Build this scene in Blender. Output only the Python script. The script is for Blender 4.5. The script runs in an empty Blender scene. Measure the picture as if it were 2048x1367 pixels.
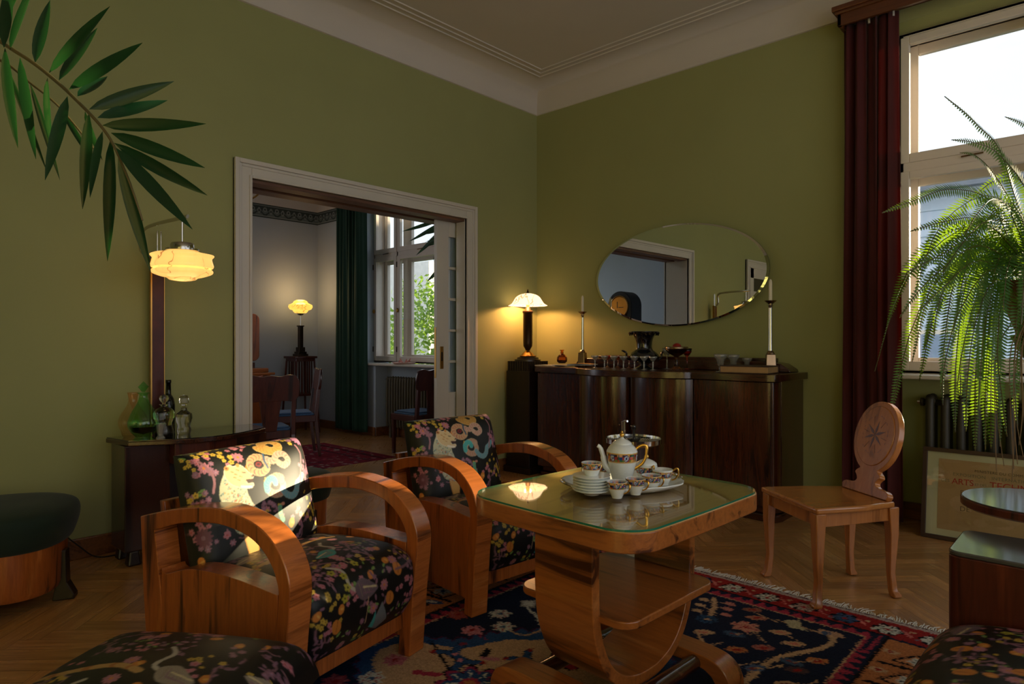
import bpy, bmesh, math, random
import numpy as np
from mathutils import Vector, Matrix
random.seed(7); rng = np.random.default_rng(7)
PI = math.pi
SC = bpy.context.scene
COL = SC.collection

# ------------------------------------------------------------------ camera
FPX, CAMH = 1303.0, 1.22
CX, CY = 4.2933, -4.9781
YAW = math.atan2(1213, 1303)
cam_d = bpy.data.cameras.new('camera'); cam_d.sensor_width = 36; cam_d.lens = FPX * 36 / 2048
cam_d.clip_start = 0.05
cam = bpy.data.objects.new('camera', cam_d); COL.objects.link(cam)
cam.location = (CX, CY, CAMH); cam.rotation_euler = (PI / 2, 0, YAW)
SC.camera = cam
# ------------------------------------------------------------------ world, sun, window portals, exposure
w = bpy.data.worlds.new('sky'); SC.world = w; w.use_nodes = True
nt = w.node_tree; bg = nt.nodes['Background']
tc = nt.nodes.new('ShaderNodeTexCoord'); nz = nt.nodes.new('ShaderNodeTexNoise'); nz.inputs['Scale'].default_value = 2.2
nz.inputs['Detail'].default_value = 4
cr = nt.nodes.new('ShaderNodeValToRGB'); cr.color_ramp.elements[0].color = (0.62, 0.67, 0.78, 1); cr.color_ramp.elements[1].color = (0.74, 0.75, 0.78, 1)
cr.color_ramp.elements[0].position = 0.3; cr.color_ramp.elements[1].position = 0.6
nt.links.new(tc.outputs['Generated'], nz.inputs['Vector']); nt.links.new(nz.outputs['Fac'], cr.inputs['Fac']); nt.links.new(cr.outputs['Color'], bg.inputs['Color'])
bg.inputs['Strength'].default_value = 1.15
sun_d = bpy.data.lights.new('sun', 'SUN'); sun_d.energy = 10.5; sun_d.color = (1.0, 0.76, 0.48); sun_d.angle = math.radians(0.6)
sun = bpy.data.objects.new('sun', sun_d); COL.objects.link(sun)
SUN_DIR = Vector((-0.41, -0.912, -0.158)); sun.rotation_euler = SUN_DIR.to_track_quat('-Z', 'Y').to_euler(); sun.location = (8, 8, 5)
def portal(x0, x1, y, z0, z1):
    l = bpy.data.lights.new('window_portal', 'AREA'); l.shape = 'RECTANGLE'; l.size = x1 - x0; l.size_y = z1 - z0
    l.cycles.is_portal = True
    o = bpy.data.objects.new('window_portal', l); COL.objects.link(o); o.location = ((x0 + x1) / 2, y, (z0 + z1) / 2); o.rotation_euler = (-PI / 2, 0, 0)
portal(3.17, 4.75, 0.5, 1.0, 3.36); portal(-3.08, -1.08, 0.5, 1.0, 3.3)
def portal_x(y0, y1, x, z0, z1, s):
    l = bpy.data.lights.new('window_portal', 'AREA'); l.shape = 'RECTANGLE'; l.size = y1 - y0; l.size_y = z1 - z0; l.cycles.is_portal = True
    o = bpy.data.objects.new('window_portal', l); COL.objects.link(o); o.location = (x, (y0 + y1) / 2, (z0 + z1) / 2); o.rotation_euler = (PI / 2, 0, PI / 2 * s)
portal_x(-3.3, -0.6, 6.8, 0.4, 3.45, 1); portal_x(-6.8, -3.7, 6.8, 0.4, 3.45, 1)  # portals of the two unseen windows added in the right wall
portal_x(-4.9, -2.2, -4.4, 0.5, 3.0, -1)  # portal of the opening added in the far dining wall
SC.view_settings.view_transform = 'Standard'; SC.view_settings.look = 'None'; SC.view_settings.gamma = 1; SC.view_settings.use_curve_mapping = False
SC.view_settings.exposure = 0.78
SC.cycles.max_bounces = 7; SC.cycles.diffuse_bounces = 4; SC.cycles.glossy_bounces = 4; SC.cycles.transmission_bounces = 6
SC.cycles.transparent_max_bounces = 16; SC.cycles.caustics_reflective = False; SC.cycles.caustics_refractive = False
SC.cycles.sample_clamp_indirect = 3.0

# ------------------------------------------------------------------ colour and materials
def lin(c):
    def f(v):
        v /= 255.0
        return v / 12.92 if v <= 0.04045 else ((v + 0.055) / 1.055) ** 2.4
    return tuple(f(v) for v in c)
def hexa(c, a=1): return (*lin(c), a)
MATS = {}
def mat_new(name):
    m = bpy.data.materials.new(name); m.use_nodes = True; MATS[name] = m
    return m, m.node_tree, m.node_tree.nodes['Principled BSDF']
def N(nt, t, **kw):
    n = nt.nodes.new(t)
    for k, v in kw.items():
        if k in n.inputs: n.inputs[k].default_value = v
        else: setattr(n, k, v)
    return n
def coords(nt, scale=(1, 1, 1), kind='Object', rot=(0, 0, 0)):
    t = N(nt, 'ShaderNodeTexCoord'); m = N(nt, 'ShaderNodeMapping'); m.inputs['Scale'].default_value = scale; m.inputs['Rotation'].default_value = rot
    nt.links.new(t.outputs[kind], m.inputs['Vector']); return m.outputs['Vector']
def ramp(nt, fac, stops):
    r = N(nt, 'ShaderNodeValToRGB'); e = r.color_ramp.elements
    while len(e) < len(stops): e.new(0.5)
    for i, (p, c) in enumerate(stops): e[i].position = p; e[i].color = (*c, 1)
    nt.links.new(fac, r.inputs['Fac']); return r.outputs['Color']
def bump(nt, b, fac, strength=0.2, dist=0.002):
    n = N(nt, 'ShaderNodeBump'); n.inputs['Strength'].default_value = strength; n.inputs['Distance'].default_value = dist
    nt.links.new(fac, n.inputs['Height']); nt.links.new(n.outputs['Normal'], b.inputs['Normal'])
def plain(name, rgb, rough=0.5, metal=0.0, var=0.08, vs=6.0, coat=0.0, spec=0.5, bmp=0.0, sheen=0.0, emit=None, es=0.0, sss=0.0):
    m, nt, b = mat_new(name); c = lin(rgb)
    nz = N(nt, 'ShaderNodeTexNoise', Scale=vs, Detail=4.0); nt.links.new(coords(nt), nz.inputs['Vector'])
    col = ramp(nt, nz.outputs['Fac'], [(0.3, tuple(x * (1 - var) for x in c)), (0.7, tuple(min(1, x * (1 + var)) for x in c))])
    nt.links.new(col, b.inputs['Base Color']); b.inputs['Roughness'].default_value = rough; b.inputs['Metallic'].default_value = metal
    b.inputs['Coat Weight'].default_value = coat; b.inputs['Coat Roughness'].default_value = 0.12; b.inputs['Specular IOR Level'].default_value = spec
    b.inputs['Sheen Weight'].default_value = sheen
    if bmp:
        n2 = N(nt, 'ShaderNodeTexNoise', Scale=vs * 30, Detail=3.0); nt.links.new(coords(nt), n2.inputs['Vector']); bump(nt, b, n2.outputs['Fac'], bmp)
    if emit: b.inputs['Emission Color'].default_value = hexa(emit); b.inputs['Emission Strength'].default_value = es
    return m
def wood(name, c0, c1, c2, axis='Z', scale=1.0, rough=0.3, coat=0.25, streak=0.5, burl=0.0):
    m, nt, b = mat_new(name)
    s = {'X': (0.7, 9, 9), 'Y': (9, 0.7, 9), 'Z': (9, 9, 0.7)}[axis]; s = tuple(v * scale for v in s)
    n1 = N(nt, 'ShaderNodeTexNoise', Scale=1.3, Detail=5.0, Roughness=0.6, Distortion=1.2 + burl * 4); nt.links.new(coords(nt, s), n1.inputs['Vector'])
    n2 = N(nt, 'ShaderNodeTexNoise', Scale=9.0, Detail=6.0, Roughness=0.7, Distortion=0.3 + burl); nt.links.new(coords(nt, s), n2.inputs['Vector'])
    a = ramp(nt, n1.outputs['Fac'], [(0.36, lin(c0)), (0.46, lin(c1)), (0.58, lin(c1)), (0.7, lin(c2))])
    g = ramp(nt, n2.outputs['Fac'], [(0.3, (1 - streak,) * 3), (0.6, (1, 1, 1))])
    mx = N(nt, 'ShaderNodeMix', data_type='RGBA', blend_type='MULTIPLY'); mx.inputs[0].default_value = 1.0
    nt.links.new(a, mx.inputs[6]); nt.links.new(g, mx.inputs[7]); nt.links.new(mx.outputs[2], b.inputs['Base Color'])
    b.inputs['Roughness'].default_value = rough; b.inputs['Coat Weight'].default_value = coat; b.inputs['Coat Roughness'].default_value = 0.15
    return m
def painted(name, rough=0.6, sheen=0.0, bmp=0.15, bs=400, coat=0.0, spec=0.4, grain=0.15):
    m, nt, b = mat_new(name)
    a = N(nt, 'ShaderNodeVertexColor'); a.layer_name = 'paint'
    nz = N(nt, 'ShaderNodeTexNoise', Scale=float(bs), Detail=2.0); nt.links.new(coords(nt), nz.inputs['Vector'])
    g = ramp(nt, nz.outputs['Fac'], [(0.3, (1 - grain,) * 3), (0.7, (1, 1, 1))])
    mx = N(nt, 'ShaderNodeMix', data_type='RGBA', blend_type='MULTIPLY'); mx.inputs[0].default_value = 1.0
    nt.links.new(a.outputs['Color'], mx.inputs[6]); nt.links.new(g, mx.inputs[7]); nt.links.new(mx.outputs[2], b.inputs['Base Color'])
    b.inputs['Roughness'].default_value = rough; b.inputs['Sheen Weight'].default_value = sheen; b.inputs['Coat Weight'].default_value = coat; b.inputs['Specular IOR Level'].default_value = spec
    if bmp: bump(nt, b, nz.outputs['Fac'], bmp, 0.0015)
    return m
def glass(name, rgb=(255, 255, 255), rough=0.0, ior=1.45):
    m, nt, b = mat_new(name); b.inputs['Base Color'].default_value = hexa(rgb); b.inputs['Transmission Weight'].default_value = 1
    b.inputs['Roughness'].default_value = rough; b.inputs['IOR'].default_value = ior
    return m
def thin_glass(name, tint=(250, 252, 252), refl=(255, 255, 255), ior=1.5, rough=0.0):
    m = bpy.data.materials.new(name); m.use_nodes = True; nt = m.node_tree; nt.nodes.clear(); MATS[name] = m
    o = N(nt, 'ShaderNodeOutputMaterial'); t = N(nt, 'ShaderNodeBsdfTransparent'); t.inputs['Color'].default_value = hexa(tint)
    g = N(nt, 'ShaderNodeBsdfGlossy'); g.inputs['Color'].default_value = hexa(refl); g.inputs['Roughness'].default_value = rough
    ge = N(nt, 'ShaderNodeNewGeometry'); dt = N(nt, 'ShaderNodeVectorMath', operation='DOT_PRODUCT'); nt.links.new(ge.outputs['Incoming'], dt.inputs[0]); nt.links.new(ge.outputs['Normal'], dt.inputs[1])
    f0 = ((ior - 1) / (ior + 1)) ** 2; ops = [('ABSOLUTE', None), ('SUBTRACT', 1.0), ('POWER', 5.0), ('MULTIPLY', 1 - f0), ('ADD', f0)]; last = dt.outputs['Value']
    for op, v in ops:   # Schlick's reflectance, the same from both faces of the sheet
        q = N(nt, 'ShaderNodeMath', operation=op)
        if op == 'SUBTRACT': q.inputs[0].default_value = 1.0; nt.links.new(last, q.inputs[1])
        else:
            nt.links.new(last, q.inputs[0])
            if v is not None: q.inputs[1].default_value = v
        last = q.outputs[0]
    mx = N(nt, 'ShaderNodeMixShader')
    nt.links.new(last, mx.inputs[0]); nt.links.new(t.outputs[0], mx.inputs[1]); nt.links.new(g.outputs[0], mx.inputs[2]); nt.links.new(mx.outputs[0], o.inputs['Surface'])
    return m
def leafmat(name, c0, c1, trans, rough=0.35, vs=3.0):
    m, nt, b = mat_new(name)
    nz = N(nt, 'ShaderNodeTexNoise', Scale=vs, Detail=3.0); nt.links.new(coords(nt), nz.inputs['Vector'])
    col = ramp(nt, nz.outputs['Fac'], [(0.35, lin(c0)), (0.65, lin(c1))]); nt.links.new(col, b.inputs['Base Color']); b.inputs['Roughness'].default_value = rough
    t = N(nt, 'ShaderNodeBsdfTranslucent'); t.inputs['Color'].default_value = hexa(trans); mx = N(nt, 'ShaderNodeMixShader'); mx.inputs[0].default_value = 0.33
    o = nt.nodes['Material Output']; nt.links.new(b.outputs[0], mx.inputs[1]); nt.links.new(t.outputs[0], mx.inputs[2]); nt.links.new(mx.outputs[0], o.inputs['Surface'])
    return m
def lampglass(name, rgb, es, veins=(150, 92, 44)):
    m, nt, b = mat_new(name)
    nz = N(nt, 'ShaderNodeTexNoise', Scale=3.2, Detail=3.0, Roughness=0.5, Distortion=1.5); nt.links.new(coords(nt), nz.inputs['Vector'])
    mth = N(nt, 'ShaderNodeMath', operation='SUBTRACT'); mth.inputs[1].default_value = 0.5; nt.links.new(nz.outputs['Fac'], mth.inputs[0])
    ab = N(nt, 'ShaderNodeMath', operation='ABSOLUTE'); nt.links.new(mth.outputs[0], ab.inputs[0])
    col = ramp(nt, ab.outputs[0], [(0.0, lin(veins)), (0.010, lin(rgb)), (0.25, tuple(min(1, v * 1.15) for v in lin(rgb)))])
    nt.links.new(col, b.inputs['Base Color']); nt.links.new(col, b.inputs['Emission Color']); b.inputs['Emission Strength'].default_value = es; b.inputs['Roughness'].default_value = 0.25
    return m

plain('wall_green', (155, 157, 102), 0.85, var=0.03, vs=2, bmp=0.05); plain('wall_blue', (172, 184, 196), 0.85, var=0.03, vs=2, bmp=0.05)
plain('plaster', (208, 200, 190), 0.9, var=0.02, vs=2); plain('plaster_white', (214, 208, 202), 0.9, var=0.02, vs=2)
plain('white_paint', (206, 200, 188), 0.35, var=0.03, vs=3); plain('window_paint', (222, 210, 198), 0.3, var=0.03, vs=3)
wood('base_wood', (96, 56, 26), (132, 82, 42), (150, 98, 54), 'X', 1.0, 0.35, 0.2, 0.35)
wood('soffit_wood', (84, 54, 38), (110, 74, 54), (124, 86, 64), 'Y', 1.0, 0.5, 0.0, 0.3)
wood('walnut_v', (62, 28, 12), (170, 92, 40), (198, 118, 58), 'Z', 0.9, 0.28, 0.35, 0.35)
wood('walnut_x', (110, 56, 22), (190, 108, 50), (212, 130, 66), 'Y', 0.8, 0.25, 0.4, 0.3)
wood('walnut_h', (76, 38, 16), (162, 94, 42), (180, 112, 56), 'X', 0.8, 0.28, 0.35, 0.35)
wood('table_veneer', (150, 104, 54), (206, 158, 92), (222, 176, 110), 'Y', 0.8, 0.3, 0.2, 0.15)
wood('dark_v', (26, 12, 7), (58, 29, 17), (78, 42, 24), 'Z', 1.0, 0.22, 0.5, 0.3)
wood('dark_burl', (28, 13, 8), (70, 34, 18), (98, 54, 28), 'Z', 0.55, 0.2, 0.6, 0.4, burl=1.0)
wood('dark_h', (30, 15, 9), (66, 34, 20), (84, 46, 28), 'X', 1.0, 0.2, 0.5, 0.3)
wood('black_wood', (16, 9, 7), (30, 17, 12), (38, 22, 15), 'Z', 1.0, 0.35, 0.2, 0.3)
wood('mahogany', (38, 14, 9), (84, 34, 20), (104, 46, 26), 'Z', 1.0, 0.3, 0.3, 0.3)
wood('maple', (140, 84, 38), (176, 110, 54), (188, 122, 64), 'Z', 1.2, 0.22, 0.5, 0.15)
wood('maple_h', (144, 90, 44), (180, 116, 60), (194, 128, 70), 'X', 1.2, 0.2, 0.5, 0.15)
wood('pelmet_wood', (70, 36, 18), (98, 54, 28), (112, 64, 34), 'X', 1.0, 0.35, 0.2, 0.3)
plain('nickel', (190, 186, 176), 0.18, 1.0, var=0.03); plain('silver', (214, 214, 210), 0.12, 1.0, var=0.03); plain('brass', (170, 128, 66), 0.3, 1.0, var=0.1)
plain('gold', (226, 176, 84), 0.2, 1.0, var=0.03); plain('dark_bronze', (58, 44, 30), 0.35, 0.8, var=0.15); plain('tarnish', (150, 128, 104), 0.25, 1.0, var=0.15, vs=12)
plain('black', (14, 13, 12), 0.3); plain('black_ceramic', (16, 17, 20), 0.08, coat=0.8); plain('lacquer', (70, 70, 66), 0.3, coat=1.0); plain('porcelain', (226, 230, 226), 0.1, var=0.02, coat=0.6)
plain('red_ball', (150, 22, 16), 0.3); plain('candle', (236, 228, 204), 0.5, var=0.02)
plain('green_velvet', (14, 38, 26), 0.85, var=0.3, vs=5, sheen=0.08, bmp=0.2); plain('blue_fabric', (66, 100, 138), 0.8, var=0.15, sheen=0.05, bmp=0.2)
plain('red_curtain', (74, 15, 11), 0.85, var=0.15, vs=5, sheen=0.08, bmp=0.15); plain('green_curtain', (24, 62, 44), 0.8, var=0.15, vs=4, sheen=0.08, bmp=0.1)
plain('radiator_paint', (92, 84, 66), 0.5); plain('radiator_dark', (56, 52, 40), 0.5)
plain('poster_frame', (52, 32, 22), 0.4); plain('poster_mat', (190, 182, 140), 0.8); plain('ink_red', (170, 44, 22), 0.7); plain('ink_dark', (96, 74, 40), 0.7); plain('ink_grey', (120, 112, 76), 0.7)
plain('fringe', (206, 200, 188), 0.9); plain('star_wood', (84, 40, 20), 0.3, coat=0.4); plain('line_wood', (112, 66, 32), 0.3, coat=0.4)
plain('book_cover', (60, 38, 28), 0.6); plain('book_paper', (176, 140, 92), 0.8, var=0.1, vs=20); plain('magazine', (170, 176, 186), 0.3, var=0.3, vs=14)
plain('liquid_dark', (20, 8, 4), 0.2); plain('siding', (196, 208, 226), 0.7, var=0.06, vs=1); plain('siding_dark', (140, 156, 182), 0.7); plain('roof_edge', (120, 126, 140), 0.6); plain('brick', (150, 104, 92), 0.8, var=0.15)
plain('far_wall', (222, 218, 212), 0.8); plain('lawn', (60, 84, 40), 0.9); plain('pink_tray', (226, 188, 178), 0.4); plain('pinkish', (196, 120, 104), 0.6, var=0.3, vs=60)
plain('soil', (40, 28, 18), 0.9); plain('terracotta', (120, 66, 42), 0.8); plain('roots', (118, 96, 66), 0.9); plain('rattan', (120, 80, 48), 0.7, var=0.3, vs=40)
plain('clock_case', (10, 8, 7), 0.5); plain('dial', (190, 150, 70), 0.3, 0.9, var=0.25, vs=24); plain('glass_edge', (38, 110, 84), 0.15, coat=0.5)
plain('lamp_wood', (74, 26, 14), 0.5, var=.35, vs=9); plain('cable', (16, 14, 12), 0.5); plain('plate', (150, 130, 90), 0.3, 0.8)
glass('clear_glass'); thin_glass('amber_thin', (240, 180, 110), ior=2.2, rough=.1); thin_glass('green_glass', (196, 246, 200), ior=1.6); thin_glass('orange_glass', (255, 240, 228), ior=1.5); glass('amber_glass', (226, 120, 24)); glass('smoke_glass', (226, 220, 208))
glass('dark_glass', (24, 30, 20)); glass('red_glass', (236, 90, 70)); glass('bronze_glass', (150, 92, 60))
thin_glass('pane'); thin_glass('table_glass', (248, 250, 244), ior=1.7); thin_glass('crystal', (214, 214, 208), ior=2.4, rough=0.12); thin_glass('poster_glass', ior=1.4)
leafmat('fern_leaf', (22, 58, 24), (50, 96, 38), (180, 226, 44), 0.5, 6); leafmat('palm_leaf', (14, 44, 26), (26, 68, 38), (36, 84, 34), 0.25, 2)
leafmat('palm_stem', (90, 84, 50), (120, 106, 64), (80, 80, 40)); leafmat('tree_leaf', (70, 110, 36), (120, 150, 56), (160, 200, 60), 0.6, 1.5)
leafmat('dark_leaf', (14, 40, 24), (26, 60, 34), (40, 90, 30), 0.35)
lampglass('alabaster', (255, 192, 104), .62); lampglass('amber_shade', (255, 200, 84), .7, (190, 120, 40)); lampglass('marbled_shade', (255, 206, 158), 1.25)
painted('fabric', 0.45, 0.0, 0.1, 500, spec=0.35); painted('carpet', 0.95, 0.0, 0.7, 160, spec=0.1, grain=0.35); painted('china_band', 0.12, bmp=0, coat=0.6); painted('frieze', 0.8, bmp=0); painted('poster_paper', 0.8, bmp=0)
def add_mix(name, kind, fac, col):
    nt = MATS[name].node_tree; o = next(n for n in nt.nodes if n.type == 'OUTPUT_MATERIAL'); src = o.inputs['Surface'].links[0].from_socket
    d = N(nt, kind); d.inputs['Color'].default_value = hexa(col); mx = N(nt, 'ShaderNodeMixShader'); mx.inputs[0].default_value = fac
    nt.links.new(src, mx.inputs[1]); nt.links.new(d.outputs[0], mx.inputs[2]); nt.links.new(mx.outputs[0], o.inputs['Surface'])
add_mix('crystal', 'ShaderNodeBsdfDiffuse', 0.16, (245, 245, 240)); add_mix('red_curtain', 'ShaderNodeBsdfTranslucent', 0.17, (170, 56, 40)); add_mix('green_curtain', 'ShaderNodeBsdfTranslucent', 0.1, (40, 110, 70))  # white diffuse in the crystal stands in for bright glints on the rims
m, nt, b = mat_new('mirror'); b.inputs['Metallic'].default_value = 1; b.inputs['Roughness'].default_value = 0.0; b.inputs['Base Color'].default_value = (0.86, 0.88, 0.84, 1)
# parquet: plank tone in an attribute, grain along the plank's own UV
m, nt, b = mat_new('parquet')
a = N(nt, 'ShaderNodeVertexColor'); a.layer_name = 'paint'; uv = N(nt, 'ShaderNodeUVMap'); mp = N(nt, 'ShaderNodeMapping'); mp.inputs['Scale'].default_value = (3, 45, 1)
nt.links.new(uv.outputs[0], mp.inputs['Vector']); nz = N(nt, 'ShaderNodeTexNoise', Scale=1.0, Detail=5.0, Roughness=0.6, Distortion=0.4); nt.links.new(mp.outputs[0], nz.inputs['Vector'])
g = ramp(nt, nz.outputs['Fac'], [(0.3, (0.62, 0.58, 0.52)), (0.65, (1, 1, 1))]); mx = N(nt, 'ShaderNodeMix', data_type='RGBA', blend_type='MULTIPLY'); mx.inputs[0].default_value = 1.0
nt.links.new(a.outputs['Color'], mx.inputs[6]); nt.links.new(g, mx.inputs[7]); nt.links.new(mx.outputs[2], b.inputs['Base Color']); b.inputs['Roughness'].default_value = 0.28
rr = ramp(nt, nz.outputs['Fac'], [(0.3, (0.38,) * 3), (0.7, (0.24,) * 3)]); nt.links.new(rr, b.inputs['Roughness'])

# ------------------------------------------------------------------ mesh building
def catmull(pts, n=8, closed=False):
    P = [np.array(p, float) for p in pts]; out = []
    m = len(P); rngi = range(m if closed else m - 1)
    for i in rngi:
        if closed: p0, p1, p2, p3 = P[i - 1], P[i], P[(i + 1) % m], P[(i + 2) % m]
        else: p0, p1, p2, p3 = P[max(i - 1, 0)], P[i], P[i + 1], P[min(i + 2, m - 1)]
        for k in range(n):
            t = k / n
            out.append(0.5 * ((2 * p1) + (-p0 + p2) * t + (2 * p0 - 5 * p1 + 4 * p2 - p3) * t * t + (-p0 + 3 * p1 - 3 * p2 + p3) * t ** 3))
    if not closed: out.append(P[-1])
    return [tuple(float(v) for v in p) for p in out]
class MB:
    def __init__(s): s.v = []; s.f = []; s.mi = []; s.cur = 0
    def add(s, vs, fs, M=None):
        n = len(s.v)
        for p in vs:
            s.v.append(tuple(M @ Vector(p)) if M is not None else tuple(p))
        for f in fs: s.f.append(tuple(i + n for i in f)); s.mi.append(s.cur)
        return s
    def box(s, c, d, M=None, top=(1, 1)):
        x, y, z = c; a, b_, h = d[0] / 2, d[1] / 2, d[2] / 2; tx, ty = top
        vs = [(x - a, y - b_, z - h), (x + a, y - b_, z - h), (x + a, y + b_, z - h), (x - a, y + b_, z - h), (x - a * tx, y - b_ * ty, z + h), (x + a * tx, y - b_ * ty, z + h), (x + a * tx, y + b_ * ty, z + h), (x - a * tx, y + b_ * ty, z + h)]
        return s.add(vs, [(3, 2, 1, 0), (4, 5, 6, 7), (0, 1, 5, 4), (1, 2, 6, 5), (2, 3, 7, 6), (3, 0, 4, 7)], M)
    def bx(s, x0, x1, y0, y1, z0, z1): return s.box(((x0 + x1) / 2, (y0 + y1) / 2, (z0 + z1) / 2), (x1 - x0, y1 - y0, z1 - z0))
    def prism(s, pts, t0, t1, axis='Z', M=None):
        def P(p, t): return {'Z': (p[0], p[1], t), 'Y': (p[0], t, p[1]), 'X': (t, p[0], p[1])}[axis]
        n = len(pts); vs = [P(p, t0) for p in pts] + [P(p, t1) for p in pts]
        return s.add(vs, [tuple(range(n))[::-1], tuple(range(n, 2 * n))] + [(i, (i + 1) % n, (i + 1) % n + n, i + n) for i in range(n)], M)
    def lathe(s, prof, seg=32, c=(0, 0, 0), M=None, lobes=0, amp=0.0, sx=1, sy=1):
        n = len(prof); vs = []
        for (r, z) in prof:
            for k in range(seg):
                a = 2 * PI * k / seg; rr = r * (1 + amp * math.cos(lobes * a)) if lobes else r
                vs.append((c[0] + rr * math.cos(a) * sx, c[1] + rr * math.sin(a) * sy, c[2] + z))
        fs = [(i * seg + k, i * seg + (k + 1) % seg, (i + 1) * seg + (k + 1) % seg, (i + 1) * seg + k) for i in range(n - 1) for k in range(seg)]
        if prof[0][0] > 1e-5: fs.append(tuple(range(seg))[::-1])
        if prof[-1][0] > 1e-5: fs.append(tuple((n - 1) * seg + k for k in range(seg)))
        return s.add(vs, fs, M)
    def tube(s, path, r, seg=10, M=None, flat=1.0):
        P = [Vector(p) for p in path]; n = len(P); R = r if hasattr(r, '__len__') else [r] * n; vs = []
        up = Vector((0, 0, 1)); T0 = (P[1] - P[0]).normalized()
        if abs(T0.z) > 0.9: up = Vector((1, 0, 0))
        A = T0.cross(up).normalized()
        for i in range(n):
            T = (P[min(i + 1, n - 1)] - P[max(i - 1, 0)]).normalized(); A = (A - T * A.dot(T)).normalized(); B = T.cross(A)
            for k in range(seg):
                a = 2 * PI * k / seg; vs.append(P[i] + A * math.cos(a) * R[i] + B * math.sin(a) * R[i] * flat)
        fs = [(i * seg + k, i * seg + (k + 1) % seg, (i + 1) * seg + (k + 1) % seg, (i + 1) * seg + k) for i in range(n - 1) for k in range(seg)]
        fs += [tuple(range(seg))[::-1], tuple((n - 1) * seg + k for k in range(seg))]
        return s.add(vs, fs, M)
    def grid(s, fn, nu, nv, M=None):
        vs = [fn(i / (nu - 1), j / (nv - 1)) for j in range(nv) for i in range(nu)]
        return s.add(vs, [(j * nu + i, j * nu + i + 1, (j + 1) * nu + i + 1, (j + 1) * nu + i) for j in range(nv - 1) for i in range(nu - 1)], M)
    def build(s, name, mat, parent=None, smooth=False, bevel=0.0, loc=None, sub=0, solid=0.0, seg=2):
        me = bpy.data.meshes.new(name); me.from_pydata(s.v, [], s.f); me.update()
        for m_ in (mat if isinstance(mat, (list, tuple)) else [mat]): me.materials.append(MATS[m_])
        if any(s.mi): me.polygons.foreach_set('material_index', s.mi)
        bm = bmesh.new(); bm.from_mesh(me); bmesh.ops.recalc_face_normals(bm, faces=bm.faces); bm.to_mesh(me); bm.free()
        if smooth:
            me.polygons.foreach_set('use_smooth', [True] * len(me.polygons))
            if smooth != 'all': me.set_sharp_from_angle(angle=math.radians(38))
        o = bpy.data.objects.new(name, me); COL.objects.link(o)
        if parent is not None: o.parent = parent
        if loc: o.location = loc
        if solid: md = o.modifiers.new('thickness', 'SOLIDIFY'); md.thickness = solid; md.offset = 0
        if bevel:
            md = o.modifiers.new('bevel', 'BEVEL'); md.width = bevel; md.segments = seg; md.limit_method = 'ANGLE'; md.angle_limit = math.radians(40)
        if sub: md = o.modifiers.new('sub', 'SUBSURF'); md.levels = sub; md.render_levels = sub
        return o
def tag(o, label, cat=None, group=None, kind=None):
    if label: o['label'] = label
    if cat: o['category'] = cat
    if group: o['group'] = group
    if kind: o['kind'] = kind
    return o
def thing(name, label, cat, loc=(0, 0, 0), rz=0.0, group=None):
    o = bpy.data.objects.new(name, None); COL.objects.link(o); o.empty_display_size = 0.1
    o.location = loc; o.rotation_euler = (0, 0, rz); return tag(o, label, cat, group)
def struct(o): o['kind'] = 'structure'; return o
def dup(root, loc=None, rz=None, label=None, group=None, scale=None):
    r = root.copy(); COL.objects.link(r)
    if loc is not None: r.location = loc
    if rz is not None: r.rotation_euler = (0, 0, rz)
    if label: r['label'] = label
    if group: r['group'] = group
    if scale: r.scale = scale
    for ch in list(root.children):
        c = ch.copy(); COL.objects.link(c); c.parent = r
        for g_ in list(ch.children):
            d = g_.copy(); COL.objects.link(d); d.parent = c
    return r
def paint_mesh(o, cols):
    me = o.data; a = me.color_attributes.new('paint', 'FLOAT_COLOR', 'POINT'); c = np.ones((len(me.vertices), 4), np.float32); c[:, :3] = cols
    a.data.foreach_set('color', c.ravel())
def fast_mesh(name, verts, faces, mat, parent=None, smooth=True, uvs=None):
    me = bpy.data.meshes.new(name); me.from_pydata(verts.tolist() if hasattr(verts, 'tolist') else verts, [], faces.tolist() if hasattr(faces, 'tolist') else faces); me.update()
    me.materials.append(MATS[mat])
    if smooth: me.polygons.foreach_set('use_smooth', [True] * len(me.polygons))
    o = bpy.data.objects.new(name, me); COL.objects.link(o)
    if parent is not None: o.parent = parent
    return o
def grid_faces(nu, nv, flip=False):
    i, j = np.meshgrid(np.arange(nu - 1), np.arange(nv - 1)); a = (j * nu + i).ravel()
    F = np.stack([a, a + 1, a + nu + 1, a + nu], 1); return F[:, ::-1] if flip else F
FWD = Vector((-math.sin(YAW), math.cos(YAW), 0)); RGT = Vector((math.cos(YAW), math.sin(YAW), 0))
def at(u, v, t):   # a point t metres in front of the viewpoint's plane
    p = Vector((CX, CY, CAMH)) + FWD * t + RGT * ((u - 1024) / FPX * t); p.z = CAMH + (683 - v) / FPX * t
    return p
def atx(u, v, x):
    d = FWD + RGT * ((u - 1024) / FPX); t = (x - CX) / d.x; return at(u, v, t)
def aty(u, v, y):
    d = FWD + RGT * ((u - 1024) / FPX); t = (y - CY) / d.y; return at(u, v, t)
def atz(u, v, z):
    return at(u, v, (CAMH - z) * FPX / (v - 683))
# ------------------------------------------------------------------ the room shell
WT = 0.32; CZ = 3.507; CEIL = 3.73
def shell(name, m, *boxes):
    b_ = MB()
    for q in boxes: b_.bx(*q)
    return struct(b_.build(name, m))
XR, YB = 6.5, -7.4
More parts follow.
